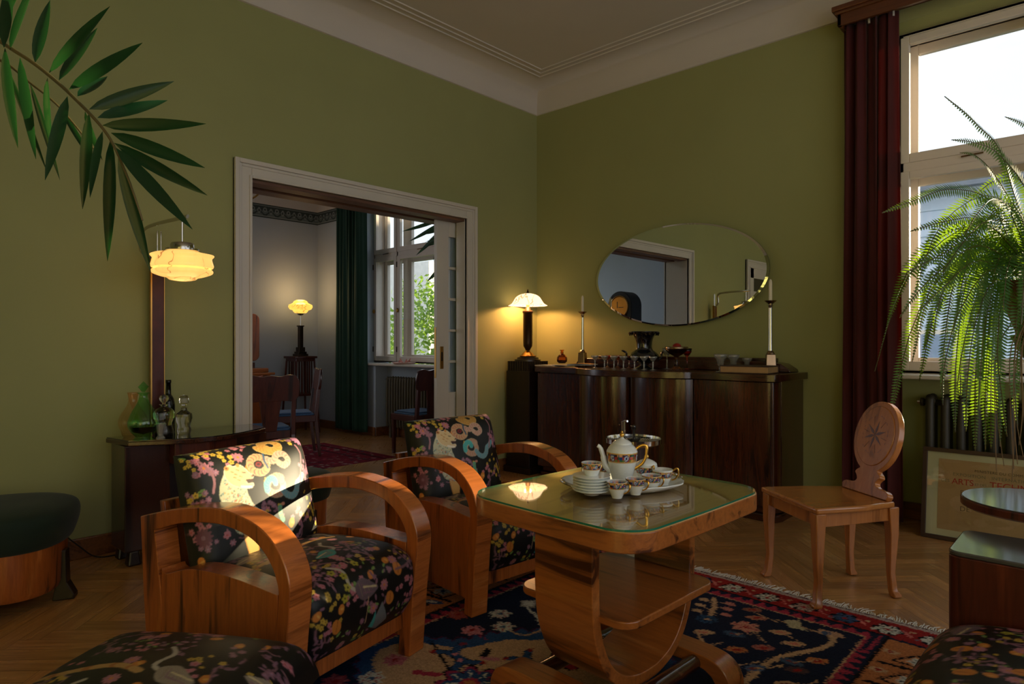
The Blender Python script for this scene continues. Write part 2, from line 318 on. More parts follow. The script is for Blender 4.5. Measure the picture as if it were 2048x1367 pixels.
# drawing room
shell('wall_left', 'wall_green', (-0.12, 0, -0.985, 0.3, 0, 4), (-WT / 2, 0, -2.96, -0.985, 2.322, 4), (-WT / 2, 0, YB, -2.96, 0, 4))
W1 = (3.17, 4.75); W4 = (-3.3, -0.6); W5 = (-6.8, -3.7)
shell('wall_back', 'wall_green', (0, W1[0], 0, 0.45, 0, 4), (W1[0], W1[1], 0, 0.45, 3.36, 4), (W1[0], W1[1], 0.2, 0.45, 0, 0.98),
      (W1[1], XR, 0, 0.45, 0, 4))
shell('wall_right', 'wall_green', (XR, XR + 0.25, YB, W5[0], 0, 4), (XR, XR + .25, W5[1], W4[0], 0, 4), (XR, XR + .25, W4[1], .45, 0, 4), (XR, XR + .25, W5[0], W5[1], 0, .4), (XR, XR + .25, W4[0], W4[1], 0, .4), (XR, XR + .25, W5[0], W5[1], 3.45, 4), (XR, XR + .25, W4[0], W4[1], 3.45, 4)); shell('wall_front', 'wall_green', (0, XR, YB - 0.2, YB, 0, 4))
shell('ceiling', 'plaster', (0, XR, YB, 0, CEIL, CEIL + 0.15))
# dining room behind the doorway
DX, DYB = -4.18, -5.3; D1 = (-3.08, -1.08); DCEIL = 3.9
shell('wall_dining_right', 'wall_blue', (-WT, -0.19, -0.985, 0, 0, DCEIL), (-WT, -WT / 2, -2.96, -0.985, 2.322, DCEIL), (-WT, -WT / 2, DYB, -2.96, 0, DCEIL))
shell('wall_dining_window', 'wall_blue', (DX, D1[0], 0, 0.45, 0, DCEIL), (D1[1], -WT / 2, 0, 0.45, 0, DCEIL), (D1[0], D1[1], 0, 0.45, 3.36, DCEIL), (D1[0], D1[1], 0.2, 0.45, 0, 0.93), (D1[0], -2.76, 0, 0.2, 0, 0.91))
shell('wall_dining_far', 'wall_blue', (DX - 0.2, DX, -2.2, 0.45, 0, DCEIL), (DX - 0.2, DX, DYB, -4.9, 0, DCEIL), (DX - .2, DX, -4.9, -2.2, 0, .5), (DX - .2, DX, -4.9, -2.2, 3.0, DCEIL)); shell('wall_dining_front', 'wall_blue', (DX, -WT, DYB - 0.2, DYB, 0, DCEIL))  # wide gap in the far wall: an unseen opening added for daylight
shell('ceiling_dining', 'plaster_white', (DX, -WT, DYB, 0, DCEIL, DCEIL + 0.15))
# white upper wall above the dining frieze
shell('trim_1', 'plaster_white', (DX, DX + 0.012, DYB, 0, 3.085, DCEIL), (DX + 0.012, D1[0] - .0, -0.012, 0, 3.085, DCEIL), (D1[1], -WT, -0.012, 0, 3.085, DCEIL), (D1[0], D1[1], -0.012, 0, 3.37, DCEIL))
# cove cornice round the drawing room, with three fine mouldings on the ceiling
def cove():
    R_ = CEIL - CZ; prof = [(0.0, CZ - 0.012), (0.012, CZ - 0.008), (0.014, CZ + 0.004)]
    prof += [(0.014 + (R_) * (1 - math.cos(a)), CZ + 0.004 + (R_ - 0.004) * math.sin(a)) for a in np.linspace(0.05, PI / 2, 12)]
    for d in (0.275, 0.335, 0.395): prof += [(d, CEIL - 0.0005), (d + 0.004, CEIL - 0.008), (d + 0.012, CEIL - 0.008), (d + 0.016, CEIL - 0.0005)]
    prof.append((0.45, CEIL - 0.0005))
    b_ = MB(); n = len(prof)
    cs = [(0, 0, 1, -1), (XR, 0, -1, -1), (XR, YB, -1, 1), (0, YB, 1, 1)]
    vs = [(x + sx * d, y + sy * d, z) for (x, y, sx, sy) in cs for (d, z) in prof]
    b_.add(vs, [(k * n + i, k * n + i + 1, ((k + 1) % 4) * n + i + 1, ((k + 1) % 4) * n + i) for k in range(4) for i in range(n - 1)])
    o = b_.build('trim_2', 'plaster', smooth=True); struct(o)
cove()
# baseboards
def board(name, *q):
    b_ = MB()
    for r in q: b_.bx(*r)
    return struct(b_.build(name, 'base_wood', bevel=0.006))
board('baseboard_left', (0, 0.02, -0.87, 0, 0, 0.115), (0, 0.02, -4.62, -3.07, 0, 0.115), (0, 0.02, YB, -5.8, 0, 0.115))
board('baseboard_back', (0.02, 3.21, -0.02, 0, 0, 0.115), (4.75, XR, -0.02, 0, 0, 0.115), (3.17, 4.75, 0.18, 0.2, 0, 0.115))
board('baseboard_dining', (DX, -2.76, -0.02, 0, 0, 0.115), (DX, DX + 0.02, DYB, -0.02, 0, 0.115), (-2.76, -2.74, 0, 0.2, 0, 0.115), (-2.74, -1.08, 0.18, 0.2, 0, 0.115), (-1.08, -WT, -0.02, 0, 0, 0.115))

# herringbone parquet, every block a face with its own tone
def parquet():
    Wp, n = 0.085, 6; L = Wp * n; V = []; F = []; U = []; Cc = []
    ca, sa = math.cos(PI / 4), math.sin(PI / 4); gap = 0.0008
    def put(x0, y0, x1, y1, horiz):
        cx_, cy_ = (x0 + x1) / 2, (y0 + y1) / 2; X_ = cx_ * ca - cy_ * sa + 2.5; Y_ = cx_ * sa + cy_ * ca - 3.5
        if not (-4.6 < X_ < XR + .3 and -7.8 < Y_ < 0.5): return
        k = len(V)
        for (x, y) in ((x0 + gap, y0 + gap), (x1 - gap, y0 + gap), (x1 - gap, y1 - gap), (x0 + gap, y1 - gap)): V.append((x * ca - y * sa + 2.5, x * sa + y * ca - 3.5, 0.0))
        F.append((k, k + 1, k + 2, k + 3)); o = rng.random() * 50, rng.random() * 50
        q = [(0, 0), (L, 0), (L, Wp), (0, Wp)]
        if not horiz: q = [(0, 0), (0, Wp), (L, Wp), (L, 0)]
        for a in q: U.append((a[0] + o[0], a[1] + o[1]))
        base = np.array(lin((186, 140, 88))) * (0.78 + 0.34 * rng.random()) * np.array([1, 1 - 0.06 * rng.random(), 1 - 0.14 * rng.random()])
        for _ in range(4): Cc.append(base)
    for m_ in range(-14, 15):
        for k in range(-110, 110):
            ox = k * Wp + m_ * 2 * L
            put(ox, k * Wp, ox + L, k * Wp + Wp, True); put(ox - Wp, k * Wp, ox, k * Wp + L, False)
    me = bpy.data.meshes.new('floor'); me.from_pydata(V, [], F); me.update(); me.materials.append(MATS['parquet'])
    ul = me.uv_layers.new(name='UVMap'); ul.data.foreach_set('uv', np.array(U, np.float32).ravel())
    o = bpy.data.objects.new('floor', me); COL.objects.link(o); paint_mesh(o, np.array(Cc)); struct(o)
    sb = MB(); sb.bx(-4.7, XR + 0.3, -7.8, 0.6, -0.12, -0.0015); sb.build('subfloor', 'black_wood', o)
parquet()

# ------------------------------------------------------------------ doorway casing and the sliding leaf
def casing(name, y0, y1, z1, x, s):   # moulded frame round an opening, s = +1 on the drawing room side
    b_ = MB(); wd = 0.12
    for (a, d, t) in ((0, wd, 0.022), (0.0, 0.018, 0.034), (wd - 0.03, wd, 0.042), (wd - 0.05, wd - 0.03, 0.03)):
        b_.bx(*sorted((x, x + s * t)), y0 - d, y0 - a, 0, z1 + d); b_.bx(*sorted((x, x + s * t)), y1 + a, y1 + d, 0, z1 + d); b_.bx(*sorted((x, x + s * t)), y0 - a, y1 + a, z1 + a, z1 + d)
    return struct(b_.build(name, 'white_paint', bevel=0.004))
casing('trim_3', -2.96, -0.985, 2.322, 0, 1); casing('trim_4', -2.96, -0.985, 2.322, -WT, -1)
shell('trim_5', 'white_paint', (-WT, 0, -2.965, -2.955, 0, 2.322), (-WT, -0.2, -0.99, -0.98, 0, 2.322), (-0.11, 0, -0.99, -0.98, 0, 2.322))
shell('trim_6', 'soffit_wood', (-0.12, -0.002, -2.955, -0.99, 2.3, 2.324), (-WT, -0.19, -2.955, -0.99, 2.3, 2.324))
def leaf_door():
    y0, y1 = -1.2, -0.4; zt = 2.31; d = bpy.data.objects.new('door_1', None); COL.objects.link(d); struct(d)
    x0, x1 = -0.175, -0.135; b_ = MB(); b_.bx(x0, x1, y0, y0 + 0.14, 0.01, zt); b_.bx(x0, x1, y1 - 0.14, y1, 0.01, zt); b_.bx(x0, x1, y0 + .14, y1 - .14, zt - 0.14, zt)
    b_.bx(x0, x1, y0 + .14, y1 - .14, 0.01, 0.74)
    zz = np.linspace(0.76, zt - 0.14, 6)
    for z in zz[1:-1]: b_.bx(x0, x1, y0 + .14, y1 - .14, z - 0.012, z + 0.012)
    b_.bx(x0, x1, y0 + .14, y1 - .14, 0.735, 0.765); b_.build('door_panel', 'white_paint', d, bevel=0.003)
    g = MB(); g.bx(-0.158, -0.152, y0 + .14, y1 - .14, 0.76, zt - 0.14); g.build('door_glass', 'pane', d)
    h_ = MB(); h_.bx(-0.135, -0.130, y0 + 0.035, y0 + 0.075, 0.98, 1.18); h_.build('door_handle', 'brass', d, bevel=0.002)
    h_ = MB(); h_.bx(-0.133, -0.1285, y0 + 0.047, y0 + 0.063, 1.05, 1.13); h_.build('handle_recess', 'black', d)
    h_ = MB(); h_.bx(-0.165, -0.145, y0 - 0.003, y0, 0.9, 1.35); h_.build('edge_plate', 'brass', d)
leaf_door()
# the other door of the left wall, seen only in the mirror
def far_door():
    casing('trim_7', -5.7, -4.78, 2.35, 0, 1)
    d = bpy.data.objects.new('door_2', None); COL.objects.link(d); struct(d)
    b_ = MB(); y0, y1 = -5.7, -4.78; b_.bx(0, 0.015, y0, y1, 0, 2.0); b_.bx(0, 0.02, y0, y0 + .13, 0, 2.35); b_.bx(0, .02, y1 - .13, y1, 0, 2.35); b_.bx(0, .02, y0, y1, 2.2, 2.35)
    b_.build('door_panel', 'white_paint', d, bevel=0.003); b_ = MB(); b_.bx(0, 0.006, y0 + .13, y1 - .13, 2.0, 2.2); b_.build('door_glass', 'radiator_dark', d)
far_door()

# ------------------------------------------------------------------ windows: box windows with an inner and an outer row of casements
def window(name, x0, widths, z0, z1, zt0, zt1, sill_y=-0.08, sillz=1.005, sash_in='window_paint'):
    r = bpy.data.objects.new(name, None); COL.objects.link(r); struct(r)
    x1 = x0 + sum(widths); yi, yo = 0.2, 0.36
    f = MB()
    for (y, t) in ((yi, 0.05), (yo, 0.05)):
        f.bx(x0, x0 + 0.03, y, y + t, z0, z1); f.bx(x1 - 0.03, x1, y, y + t, z0, z1); f.bx(x0, x1, y, y + t, z1 - 0.045, z1); f.bx(x0, x1, y, y + t, z0, z0 + 0.03); f.bx(x0, x1, y, y + t, zt0 + 0.06, zt1 - 0.06)
        xx = x0
        for w_ in widths[:-1]: xx += w_; f.bx(xx - 0.015, xx + 0.015, y, y + t, z0, z1)
    for z in (z0, z1 - 0.02): f.bx(x0, x1, yi, yo + 0.05, z, z + 0.02)
    for x in (x0, x1 - 0.02): f.bx(x, x + 0.02, yi, yo + 0.05, z0, z1)
    f.build('window_frame', sash_in, r, bevel=0.003)
    xx = x0
    for w_ in widths:
        for (za, zb, low) in ((z0 + 0.02, zt0 + 0.07, 1), (zt1 - 0.07, z1 - 0.03, 0)):
            for (y, t, e) in ((yi - 0.012, 0.045, 0.0), (yo + 0.0, 0.05, 0.022)):
                a, b2 = xx + 0.012, xx + w_ - 0.012; sw = 0.052 + e
                s_ = MB(); s_.bx(a, a + sw, y, y + t, za, zb); s_.bx(b2 - sw, b2, y, y + t, za, zb); s_.bx(a + sw, b2 - sw, y, y + t, zb - sw, zb); s_.bx(a + sw, b2 - sw, y, y + t, za, za + sw + 0.01)
                o = s_.build('casement', sash_in, r, bevel=0.004)
                g = MB(); g.bx(a + sw, b2 - sw, y + t / 2 - 0.002, y + t / 2 + 0.002, za + sw, zb - sw); g.build('window_pane', 'pane', o)
                if y < 0.3 and low:
                    h_ = MB(); h_.lathe([(0.0, 0), (0.012, 0.002), (0.016, 0.012), (0.01, 0.03), (0, 0.034)], 12, M=Matrix.Translation((a + 0.024, y, 1.63)) @ Matrix.Rotation(PI / 2, 4, 'X') @ Matrix.Scale(1.9, 4, (0, 1, 0)))
                    h_.build('window_knob', 'brass', o, smooth=True)
                    for zq in (za + 0.12, zb - 0.15): q = MB(); q.tube([(a - 0.004, y - 0.006, zq), (a - 0.004, y - 0.006, zq + 0.07)], 0.007, 8); q.build('hinge', 'dark_bronze', o)
        c_ = MB(); c_.tube([(xx + w_ * .45, yi - 0.02, zt0 + 0.11), (xx + w_ * .45 + 0.12, yi - 0.02, zt0 + 0.115)], 0.006, 8); c_.build('stay', 'tarnish', r)
        xx += w_
    s_ = MB(); s_.bx(x0 - 0.05, x1 + 0.05, sill_y, yi + 0.02, sillz - 0.028, sillz); s_.build('window_sill', 'white_paint', r, bevel=0.008)
    return r
window('window_1', 3.17, (0.81, 0.77), 1.005, 3.36, 2.33, 2.53)
window('window_2', -3.08, (0.52, 0.96, 0.52), 0.95, 3.36, 2.27, 2.46, -0.06, 0.945)
def added_window(name, y0, y1):  # unseen right-wall windows, added to bring more daylight into the room
    b_ = MB(); x = XR + .12
    for y in (y0, (y0 + y1) / 2 - .03, y1 - .06): b_.bx(x, x + .06, y, y + .06, .4, 3.45)
    for z in (.4, 2.4, 3.39): b_.bx(x, x + .06, y0, y1, z, z + .06)
    return struct(b_.build(name, 'window_paint'))
added_window('window_added_1', *W4); added_window('window_added_2', *W5)
# reveals are the wall itself; dining frieze
def frieze():
    n1, n2 = 900, 30
    def pat(U, V):   # U metres, V 0..1
        c = np.tile(np.array(lin((104, 116, 118))), U.shape + (1,)); dk = np.array(lin((58, 70, 70))); lt = np.array(lin((140, 150, 150)))
        p = (U / 0.17) % 1.0; s = (p - 0.5)
        m1 = (V > 0.14) & (V < 0.86)
        wave = m1 & (np.abs(V - (0.34 + 0.14 * np.cos(2 * PI * (U / 0.17)))) < 0.07); c[wave] = dk
        pal = m1 & (V > 0.45) & (np.cos(2 * PI * (U / 0.085)) * 0.12 + 0.62 < V) & (V < 0.84); c[pal] = dk
        d = ((s / 0.16) ** 2 + ((V - 0.6) / 0.16) ** 2); c[(d < 1)] = lt; c[(d < 0.3)] = dk
        d = (((((p + 0.5) % 1) - 0.5) / 0.12) ** 2 + ((V - 0.5) / 0.2) ** 2); c[(d < 1)] = lt; c[(d < .35)] = dk
        c[(V < 0.1) | (V > 0.92)] = dk; c[(V > 0.1) & (V < 0.14)] = lt; c[(V > .88) & (V < .92)] = lt
        return c
    V = []; Cc = []; F = []
    for (ax, ay, bx_, by) in ((DX + 0.006, DYB, DX + 0.006, -0.006), (DX + 0.006, -0.006, D1[0], -0.006), (D1[1], -0.006, -WT, -0.006)):
        L = math.hypot(bx_ - ax, by - ay); nu = int(L / 0.006) + 2; u = np.linspace(0, 1, nu); v = np.linspace(0, 1, n2); UU, VV = np.meshgrid(u, v)
        P = np.stack([ax + (bx_ - ax) * UU, ay + (by - ay) * UU, 2.904 + 0.181 * VV], -1).reshape(-1, 3); base = len(V)
        V += P.tolist(); F += (grid_faces(nu, n2) + base).tolist(); Cc.append(pat(UU * L, VV).reshape(-1, 3))
    o = fast_mesh('trim_8', np.array(V), F, 'frieze', smooth=False); paint_mesh(o, np.concatenate(Cc)); struct(o)
frieze()
# ------------------------------------------------------------------ printed cloth and carpet patterns, drawn as vertex colours on dense meshes
class Canvas:
    def __init__(s, W, H, res, bg): s.W, s.H, s.r = W, H, res; s.nx, s.ny = int(round(W / res)), int(round(H / res)); s.a = np.tile(np.array(lin(bg)), (s.ny, s.nx, 1)); s.X, s.Y = np.meshgrid((np.arange(s.nx) + .5) * res, (np.arange(s.ny) + .5) * res)
    def win(s, x0, x1, y0, y1):
        i0, i1 = max(0, int(x0 / s.r)), min(s.nx, int(x1 / s.r) + 2); j0, j1 = max(0, int(y0 / s.r)), min(s.ny, int(y1 / s.r) + 2)
        return (slice(j0, j1), slice(i0, i1)) if i1 > i0 and j1 > j0 else None
    def fill(s, w, m, c): a = s.a[w]; a[m] = lin(c)
    def ell(s, x, y, a, b, c, rot=0.0):
        R = max(a, b); w = s.win(x - R, x + R, y - R, y + R)
        if w is None: return
        dx, dy = s.X[w] - x, s.Y[w] - y; ca, sa = math.cos(rot), math.sin(rot); s.fill(w, ((dx * ca + dy * sa) / a) ** 2 + ((-dx * sa + dy * ca) / b) ** 2 < 1, c)
    def line(s, pts, wd, c, c2=None):
        for k in range(len(pts) - 1):
            (x0, y0), (x1, y1) = pts[k], pts[k + 1]; q = wd if not hasattr(wd, '__len__') else wd[0] + (wd[1] - wd[0]) * k / max(1, len(pts) - 2)
            w = s.win(min(x0, x1) - q, max(x0, x1) + q, min(y0, y1) - q, max(y0, y1) + q)
            if w is None: continue
            dx, dy = x1 - x0, y1 - y0; L = dx * dx + dy * dy + 1e-12; t = np.clip(((s.X[w] - x0) * dx + (s.Y[w] - y0) * dy) / L, 0, 1)
            d = np.hypot(s.X[w] - x0 - t * dx, s.Y[w] - y0 - t * dy); s.fill(w, d < q, c if not c2 or k % 4 else c2)
    def poly(s, pts, c, outline=None, ow=0.003):
        xs = [p[0] for p in pts]; ys = [p[1] for p in pts]; w = s.win(min(xs), max(xs), min(ys), max(ys))
        if w is None: return
        X, Y = s.X[w], s.Y[w]; m = np.zeros(X.shape, bool); n = len(pts)
        for i in range(n):
            (x0, y0), (x1, y1) = pts[i], pts[(i + 1) % n]
            if y0 == y1: continue
            m ^= ((y0 > Y) != (y1 > Y)) & (X < (x1 - x0) * (Y - y0) / (y1 - y0) + x0)
        s.fill(w, m, c)
        if outline: s.line(list(pts) + [pts[0]], ow, outline)
    def flower(s, x, y, r, n, c, cc, rot=0.0, gap=None):
        for k in range(n):
            a = rot + 2 * PI * k / n; s.ell(x + math.cos(a) * r * .6, y + math.sin(a) * r * .6, r * .42, r * (1.5 / n + .06), c, a)
            if gap: s.line([(x + math.cos(a) * r * .35, y + math.sin(a) * r * .35), (x + math.cos(a) * r * .85, y + math.sin(a) * r * .85)], r * .05, gap)
        s.ell(x, y, r * .24, r * .24, cc)
    def sample(s, U, V):
        i = np.floor((U % s.W) / s.r).astype(int) % s.nx; j = np.floor((V % s.H) / s.r).astype(int) % s.ny; return s.a[j, i]
YEL, PNK, MAU, ORA, TEA, GRN, CRM, RED, LIL = (214, 178, 70), (206, 132, 142), (146, 104, 122), (222, 138, 56), (70, 176, 170), (130, 164, 84), (222, 206, 160), (196, 72, 54), (170, 140, 160)
def cloud(c, R, x, y, kind, n=7, sp=0.028):
    for _ in range(n):
        dx, dy = R.normal(0, sp * 1.35), R.normal(0, sp * 1.35); r = R.uniform(0.0065, 0.0105)
        if kind == 0: c.flower(x + dx, y + dy, r, 5, YEL, (120, 80, 30), R.uniform(0, 6))
        elif kind == 1: c.flower(x + dx, y + dy, r * 1.1, 6, MAU, LIL, R.uniform(0, 6), gap=PNK)
        elif kind == 2: c.flower(x + dx, y + dy, r * 1.2, 5, PNK, RED, R.uniform(0, 6), gap=(170, 90, 110))
        else: c.ell(x + dx, y + dy, r * 1.1, r * .5, MAU if R.random() < .6 else GRN, R.uniform(0, 3))
def filler(c, R, n, avoid=()):
    for k in range(n):
        x, y = R.uniform(0, c.W), R.uniform(0, c.H)
        if any((x - a) ** 2 / p ** 2 + (y - b) ** 2 / q ** 2 < 1 for (a, b, p, q) in avoid): continue
        t = R.random()
        if t < .22:
            a = R.uniform(0, 6); p = [(x, y)]
            for _ in range(8): a += R.normal(0, .5); p.append((p[-1][0] + .014 * math.cos(a), p[-1][1] + .014 * math.sin(a)))
            c.line(catmull(p, 3), 0.0026, (138, 96, 104))
            for q in p[1::2]: c.ell(q[0] + R.normal(0, .006), q[1] + R.normal(0, .006), .011, .0045, MAU, R.uniform(0, 3))
        elif t < .7: cloud(c, R, x, y, int(R.integers(0, 4)), int(R.integers(4, 9)), 0.018)
        elif t < .82: c.ell(x, y, .017, .013, ORA, R.uniform(0, 3)); c.ell(x + .003, y, .008, .004, (240, 180, 90), R.uniform(0, 3))
        elif t < .9: c.ell(x, y, .016, .008, GRN, R.uniform(0, 3)); c.line([(x - .012, y), (x + .012, y)], .0012, (80, 110, 50))
        else: c.flower(x, y, .02, 9, PNK, ORA, R.uniform(0, 6), gap=MAU)
def big_cat(c, R):
    # a spotted cat in three-quarter view, head turned right, forelegs below
    body = catmull([(.178, .385), (.150, .36), (.137, .32), (.143, .27), (.160, .225), (.175, .19), (.205, .175), (.245, .165), (.275, .14), (.30, .11), (.335, .10), (.345, .13), (.335, .165), (.305, .205), (.27, .235), (.245, .265), (.232, .30), (.225, .33)], 5, True)
    for pts in ([(.20, .18), (.205, .14), (.215, .105), (.205, .075), (.235, .068), (.255, .08), (.25, .11), (.245, .17)], [(.30, .12), (.315, .085), (.30, .055), (.285, .035), (.315, .028), (.34, .04), (.345, .085), (.345, .125)]): c.poly(catmull(pts, 4, True), (214, 168, 96), (190, 130, 60), .0015)
    c.poly(body, (196, 196, 162)); n = len(body)
    for _ in range(420):
        k = int(R.integers(0, n)); t = R.uniform(.03, .93) ** .7; cx_, cy_ = (.19, .28) if body[k][1] > .22 else (.27, .17); q = (cx_ + (body[k][0] - cx_) * t, cy_ + (body[k][1] - cy_) * t)
        c.ell(q[0], q[1], R.uniform(.0016, .004), R.uniform(.0014, .003), [(92, 118, 108), (200, 104, 70), (198, 160, 96), (120, 148, 144), (226, 214, 184)][int(R.integers(0, 5))])
    for (a, b) in ((.155, .25), (.16, .225), (.153, .28), (.23, .22), (.25, .19), (.28, .17)): c.flower(a, b, .012, 5, (206, 96, 60), (230, 190, 120), a * 40)
    c.poly(catmull([(.165, .375), (.172, .398), (.19, .408), (.205, .4), (.222, .405), (.238, .392), (.252, .372), (.262, .36), (.262, .35), (.245, .346), (.236, .342), (.238, .336), (.256, .334), (.258, .326), (.244, .32), (.226, .322), (.205, .33), (.18, .345)], 4, True), (222, 196, 144), (238, 226, 196), .0012)
    c.line([(.238, .346), (.256, .343)], .0045, (66, 34, 26)); c.line([(.215, .33), (.25, .322)], .004, (240, 232, 214)); c.ell(.261, .357, .004, .0035, (120, 60, 50)); c.line([(.228, .376), (.24, .372)], .0018, (60, 44, 30))
    c.ell(.178, .398, .009, .008, (214, 150, 80)); c.ell(.178, .398, .004, .004, (120, 70, 50)); c.ell(.219, .402, .006, .007, (214, 150, 80))
    for (a, b) in ((.19, .385), (.2, .375), (.21, .388), (.195, .365), (.215, .365), (.205, .355)): c.line([(a, b), (a + .008, b - .004)], .0015, (184, 120, 60))
def snake(c, pts, wd, c1, c2, c3):
    P = catmull(pts, 9); c.line(P, wd * 1.12, c3); c.line(P, wd, c1, c2)
def bird(c, x, y, s, col, fx=1):
    P = lambda pts: [(x + fx * a * s, y + b * s) for a, b in pts]
    c.line(catmull(P([(.02, .0), (-.03, .03), (-.02, .09), (-.05, .13)]), 5), .006, (200, 190, 170)); c.poly(catmull(P([(-.01, .02), (.03, .04), (.07, .015), (.1, -.012), (.05, -.035), (.01, -.025)]), 4, True), col)
    for k in range(9): c.line(P([(.01 + .009 * k, .028 - .004 * k), (.02 + .009 * k, -.02 + .002 * k)]), .0014, MAU if k % 2 else (150, 130, 110))
    c.line(P([(.05, -.03), (.04, -.12)]), .0022, (180, 150, 120)); c.line(P([(.03, .01), (.09, -.005)]), .003, (230, 210, 160)); c.line(P([(.03, -.01), (.08, -.02)]), .002, MAU)
RB = np.random.default_rng(3)
CB = Canvas(0.62, 0.54, 0.0015, (25, 27, 24)); filler(CB, RB, 60)
for (x, y, k) in ((.13, .47, 0), (.18, .45, 0), (.16, .5, 0), (.06, .43, 0), (.05, .31, 0), (.25, .48, 2), (.29, .46, 2), (.31, .5, 0), (.43, .5, 2), (.47, .47, 0), (.5, .5, 1), (.5, .36, 1), (.52, .33, 1), (.49, .31, 1), (.57, .37, 1), (.58, .28, 0), (.56, .24, 0), (.45, .22, 0), (.5, .2, 0), (.3, .25, 1), (.32, .21, 1), (.09, .3, 1), (.08, .18, 1), (.2, .06, 0), (.23, .08, 1), (.42, .1, 2), (.12, .4, 1)): cloud(CB, RB, x, y, k, 6, .016)
for (x, y, a, b) in ((.2, .29, .075, .12), (.29, .14, .08, .09), (.35, .42, .1, .07), (.39, .3, .1, .06)): CB.ell(x, y, a, b, (25, 27, 24))
big_cat(CB, RB)
snake(CB, [(.325, .455), (.345, .44), (.37, .432), (.4, .437), (.412, .462), (.392, .488), (.36, .482), (.35, .46), (.365, .445)], .0145, (206, 158, 84), (188, 130, 62), (226, 194, 126)); CB.ell(.38, .46, .007, .009, (40, 36, 30))
snake(CB, [(.33, .385), (.322, .41), (.295, .42), (.268, .405), (.27, .375), (.3, .362), (.325, .372)], .0115, (206, 164, 118), (186, 96, 86), (226, 202, 156)); CB.ell(.297, .392, .012, .009, (140, 44, 46)); CB.ell(.297, .392, .006, .004, (60, 20, 24))
snake(CB, [(.335, .405), (.36, .395), (.385, .415), (.415, .412), (.425, .385), (.4, .372), (.38, .385)], .0105, (206, 168, 144), (186, 118, 106), (226, 204, 168)); CB.line(catmull([(.33, .425), (.325, .4), (.33, .375)], 6), .004, (60, 96, 120)); CB.ell(.402, .393, .005, .004, (60, 50, 44))
snake(CB, [(.375, .33), (.355, .338), (.322, .33), (.308, .305), (.325, .285), (.355, .28), (.375, .3), (.372, .325)], .0115, (190, 158, 130), (200, 118, 84), (216, 194, 150)); snake(CB, [(.306, .3), (.308, .32), (.325, .334), (.342, .33), (.345, .318)], .0105, TEA, (110, 190, 186), (140, 200, 192))
snake(CB, [(.37, .29), (.385, .27), (.41, .262), (.432, .275), (.445, .3), (.465, .31), (.48, .325)], .0105, (104, 160, 168), (146, 148, 148), (156, 184, 180)); snake(CB, [(.345, .235), (.345, .21), (.352, .19)], .0075, (96, 168, 140), GRN, (140, 184, 146)); CB.ell(.36, .243, .008, .006, (196, 130, 110))
CB.flower(.53, .47, .034, 12, (190, 116, 150), PNK, 0, gap=LIL); CB.flower(.07, .2, .03, 12, (120, 70, 84), MAU)
for p in ([(.49, .44), (.5, .4), (.48, .35), (.46, .3)], [(.6, .4), (.55, .42), (.54, .37)], [(.1, .44), (.13, .38), (.12, .33)]): CB.line(catmull(p, 6), .004, (160, 112, 118))
CS = Canvas(0.62, 0.86, 0.0015, (20, 21, 20)); filler(CS, RB, 150)
bird(CS, .2, .2, 1.0, (120, 100, 108)); bird(CS, .27, .42, .9, (60, 170, 160), -1); bird(CS, .47, .58, 1.0, (166, 152, 130)); bird(CS, .12, .66, .9, (166, 152, 130), -1)
CS.poly([(.27, .05), (.32, .13), (.37, .04), (.33, .01)], (130, 136, 140)); CS.poly([(.27, .05), (.29, .11), (.3, .03)], TEA)
CS.line(catmull([(.05, .55), (.2, .57), (.34, .6), (.42, .58)], 8), .011, (206, 160, 96), (190, 120, 60))
for (x, y) in ((.14, .3), (.17, .27), (.16, .23), (.14, .2), (.25, .3), (.55, .12), (.53, .08), (.5, .05)): CS.flower(x, y, .015, 5, (186, 176, 60), (60, 50, 20), x * 30)
for (x, y) in ((.52, .36), (.36, .13), (.41, .22), (.1, .12), (.57, .25)): CS.ell(x, y, .02, .026, ORA, .4); CS.line([(x, y - .015), (x + .005, y + .02)], .002, (170, 90, 40))
for p in ([(.4, .22), (.46, .22), (.5, .25), (.47, .3), (.44, .28)], [(.34, .5), (.35, .44), (.32, .38), (.34, .3)], [(.2, .34), (.12, .38), (.08, .33)]): CS.line(catmull(p, 7), .0042, (146, 100, 108))

def soften(c):
    k = c.a; k = (np.roll(k, 1, 0) + 2 * k + np.roll(k, -1, 0)) / 4; c.a = (np.roll(k, 1, 1) + 2 * k + np.roll(k, -1, 1)) / 4
CS.a[:] = CS.a * .68; soften(CS); soften(CB)  # seat print darkened to put the shade on the seats into its colour
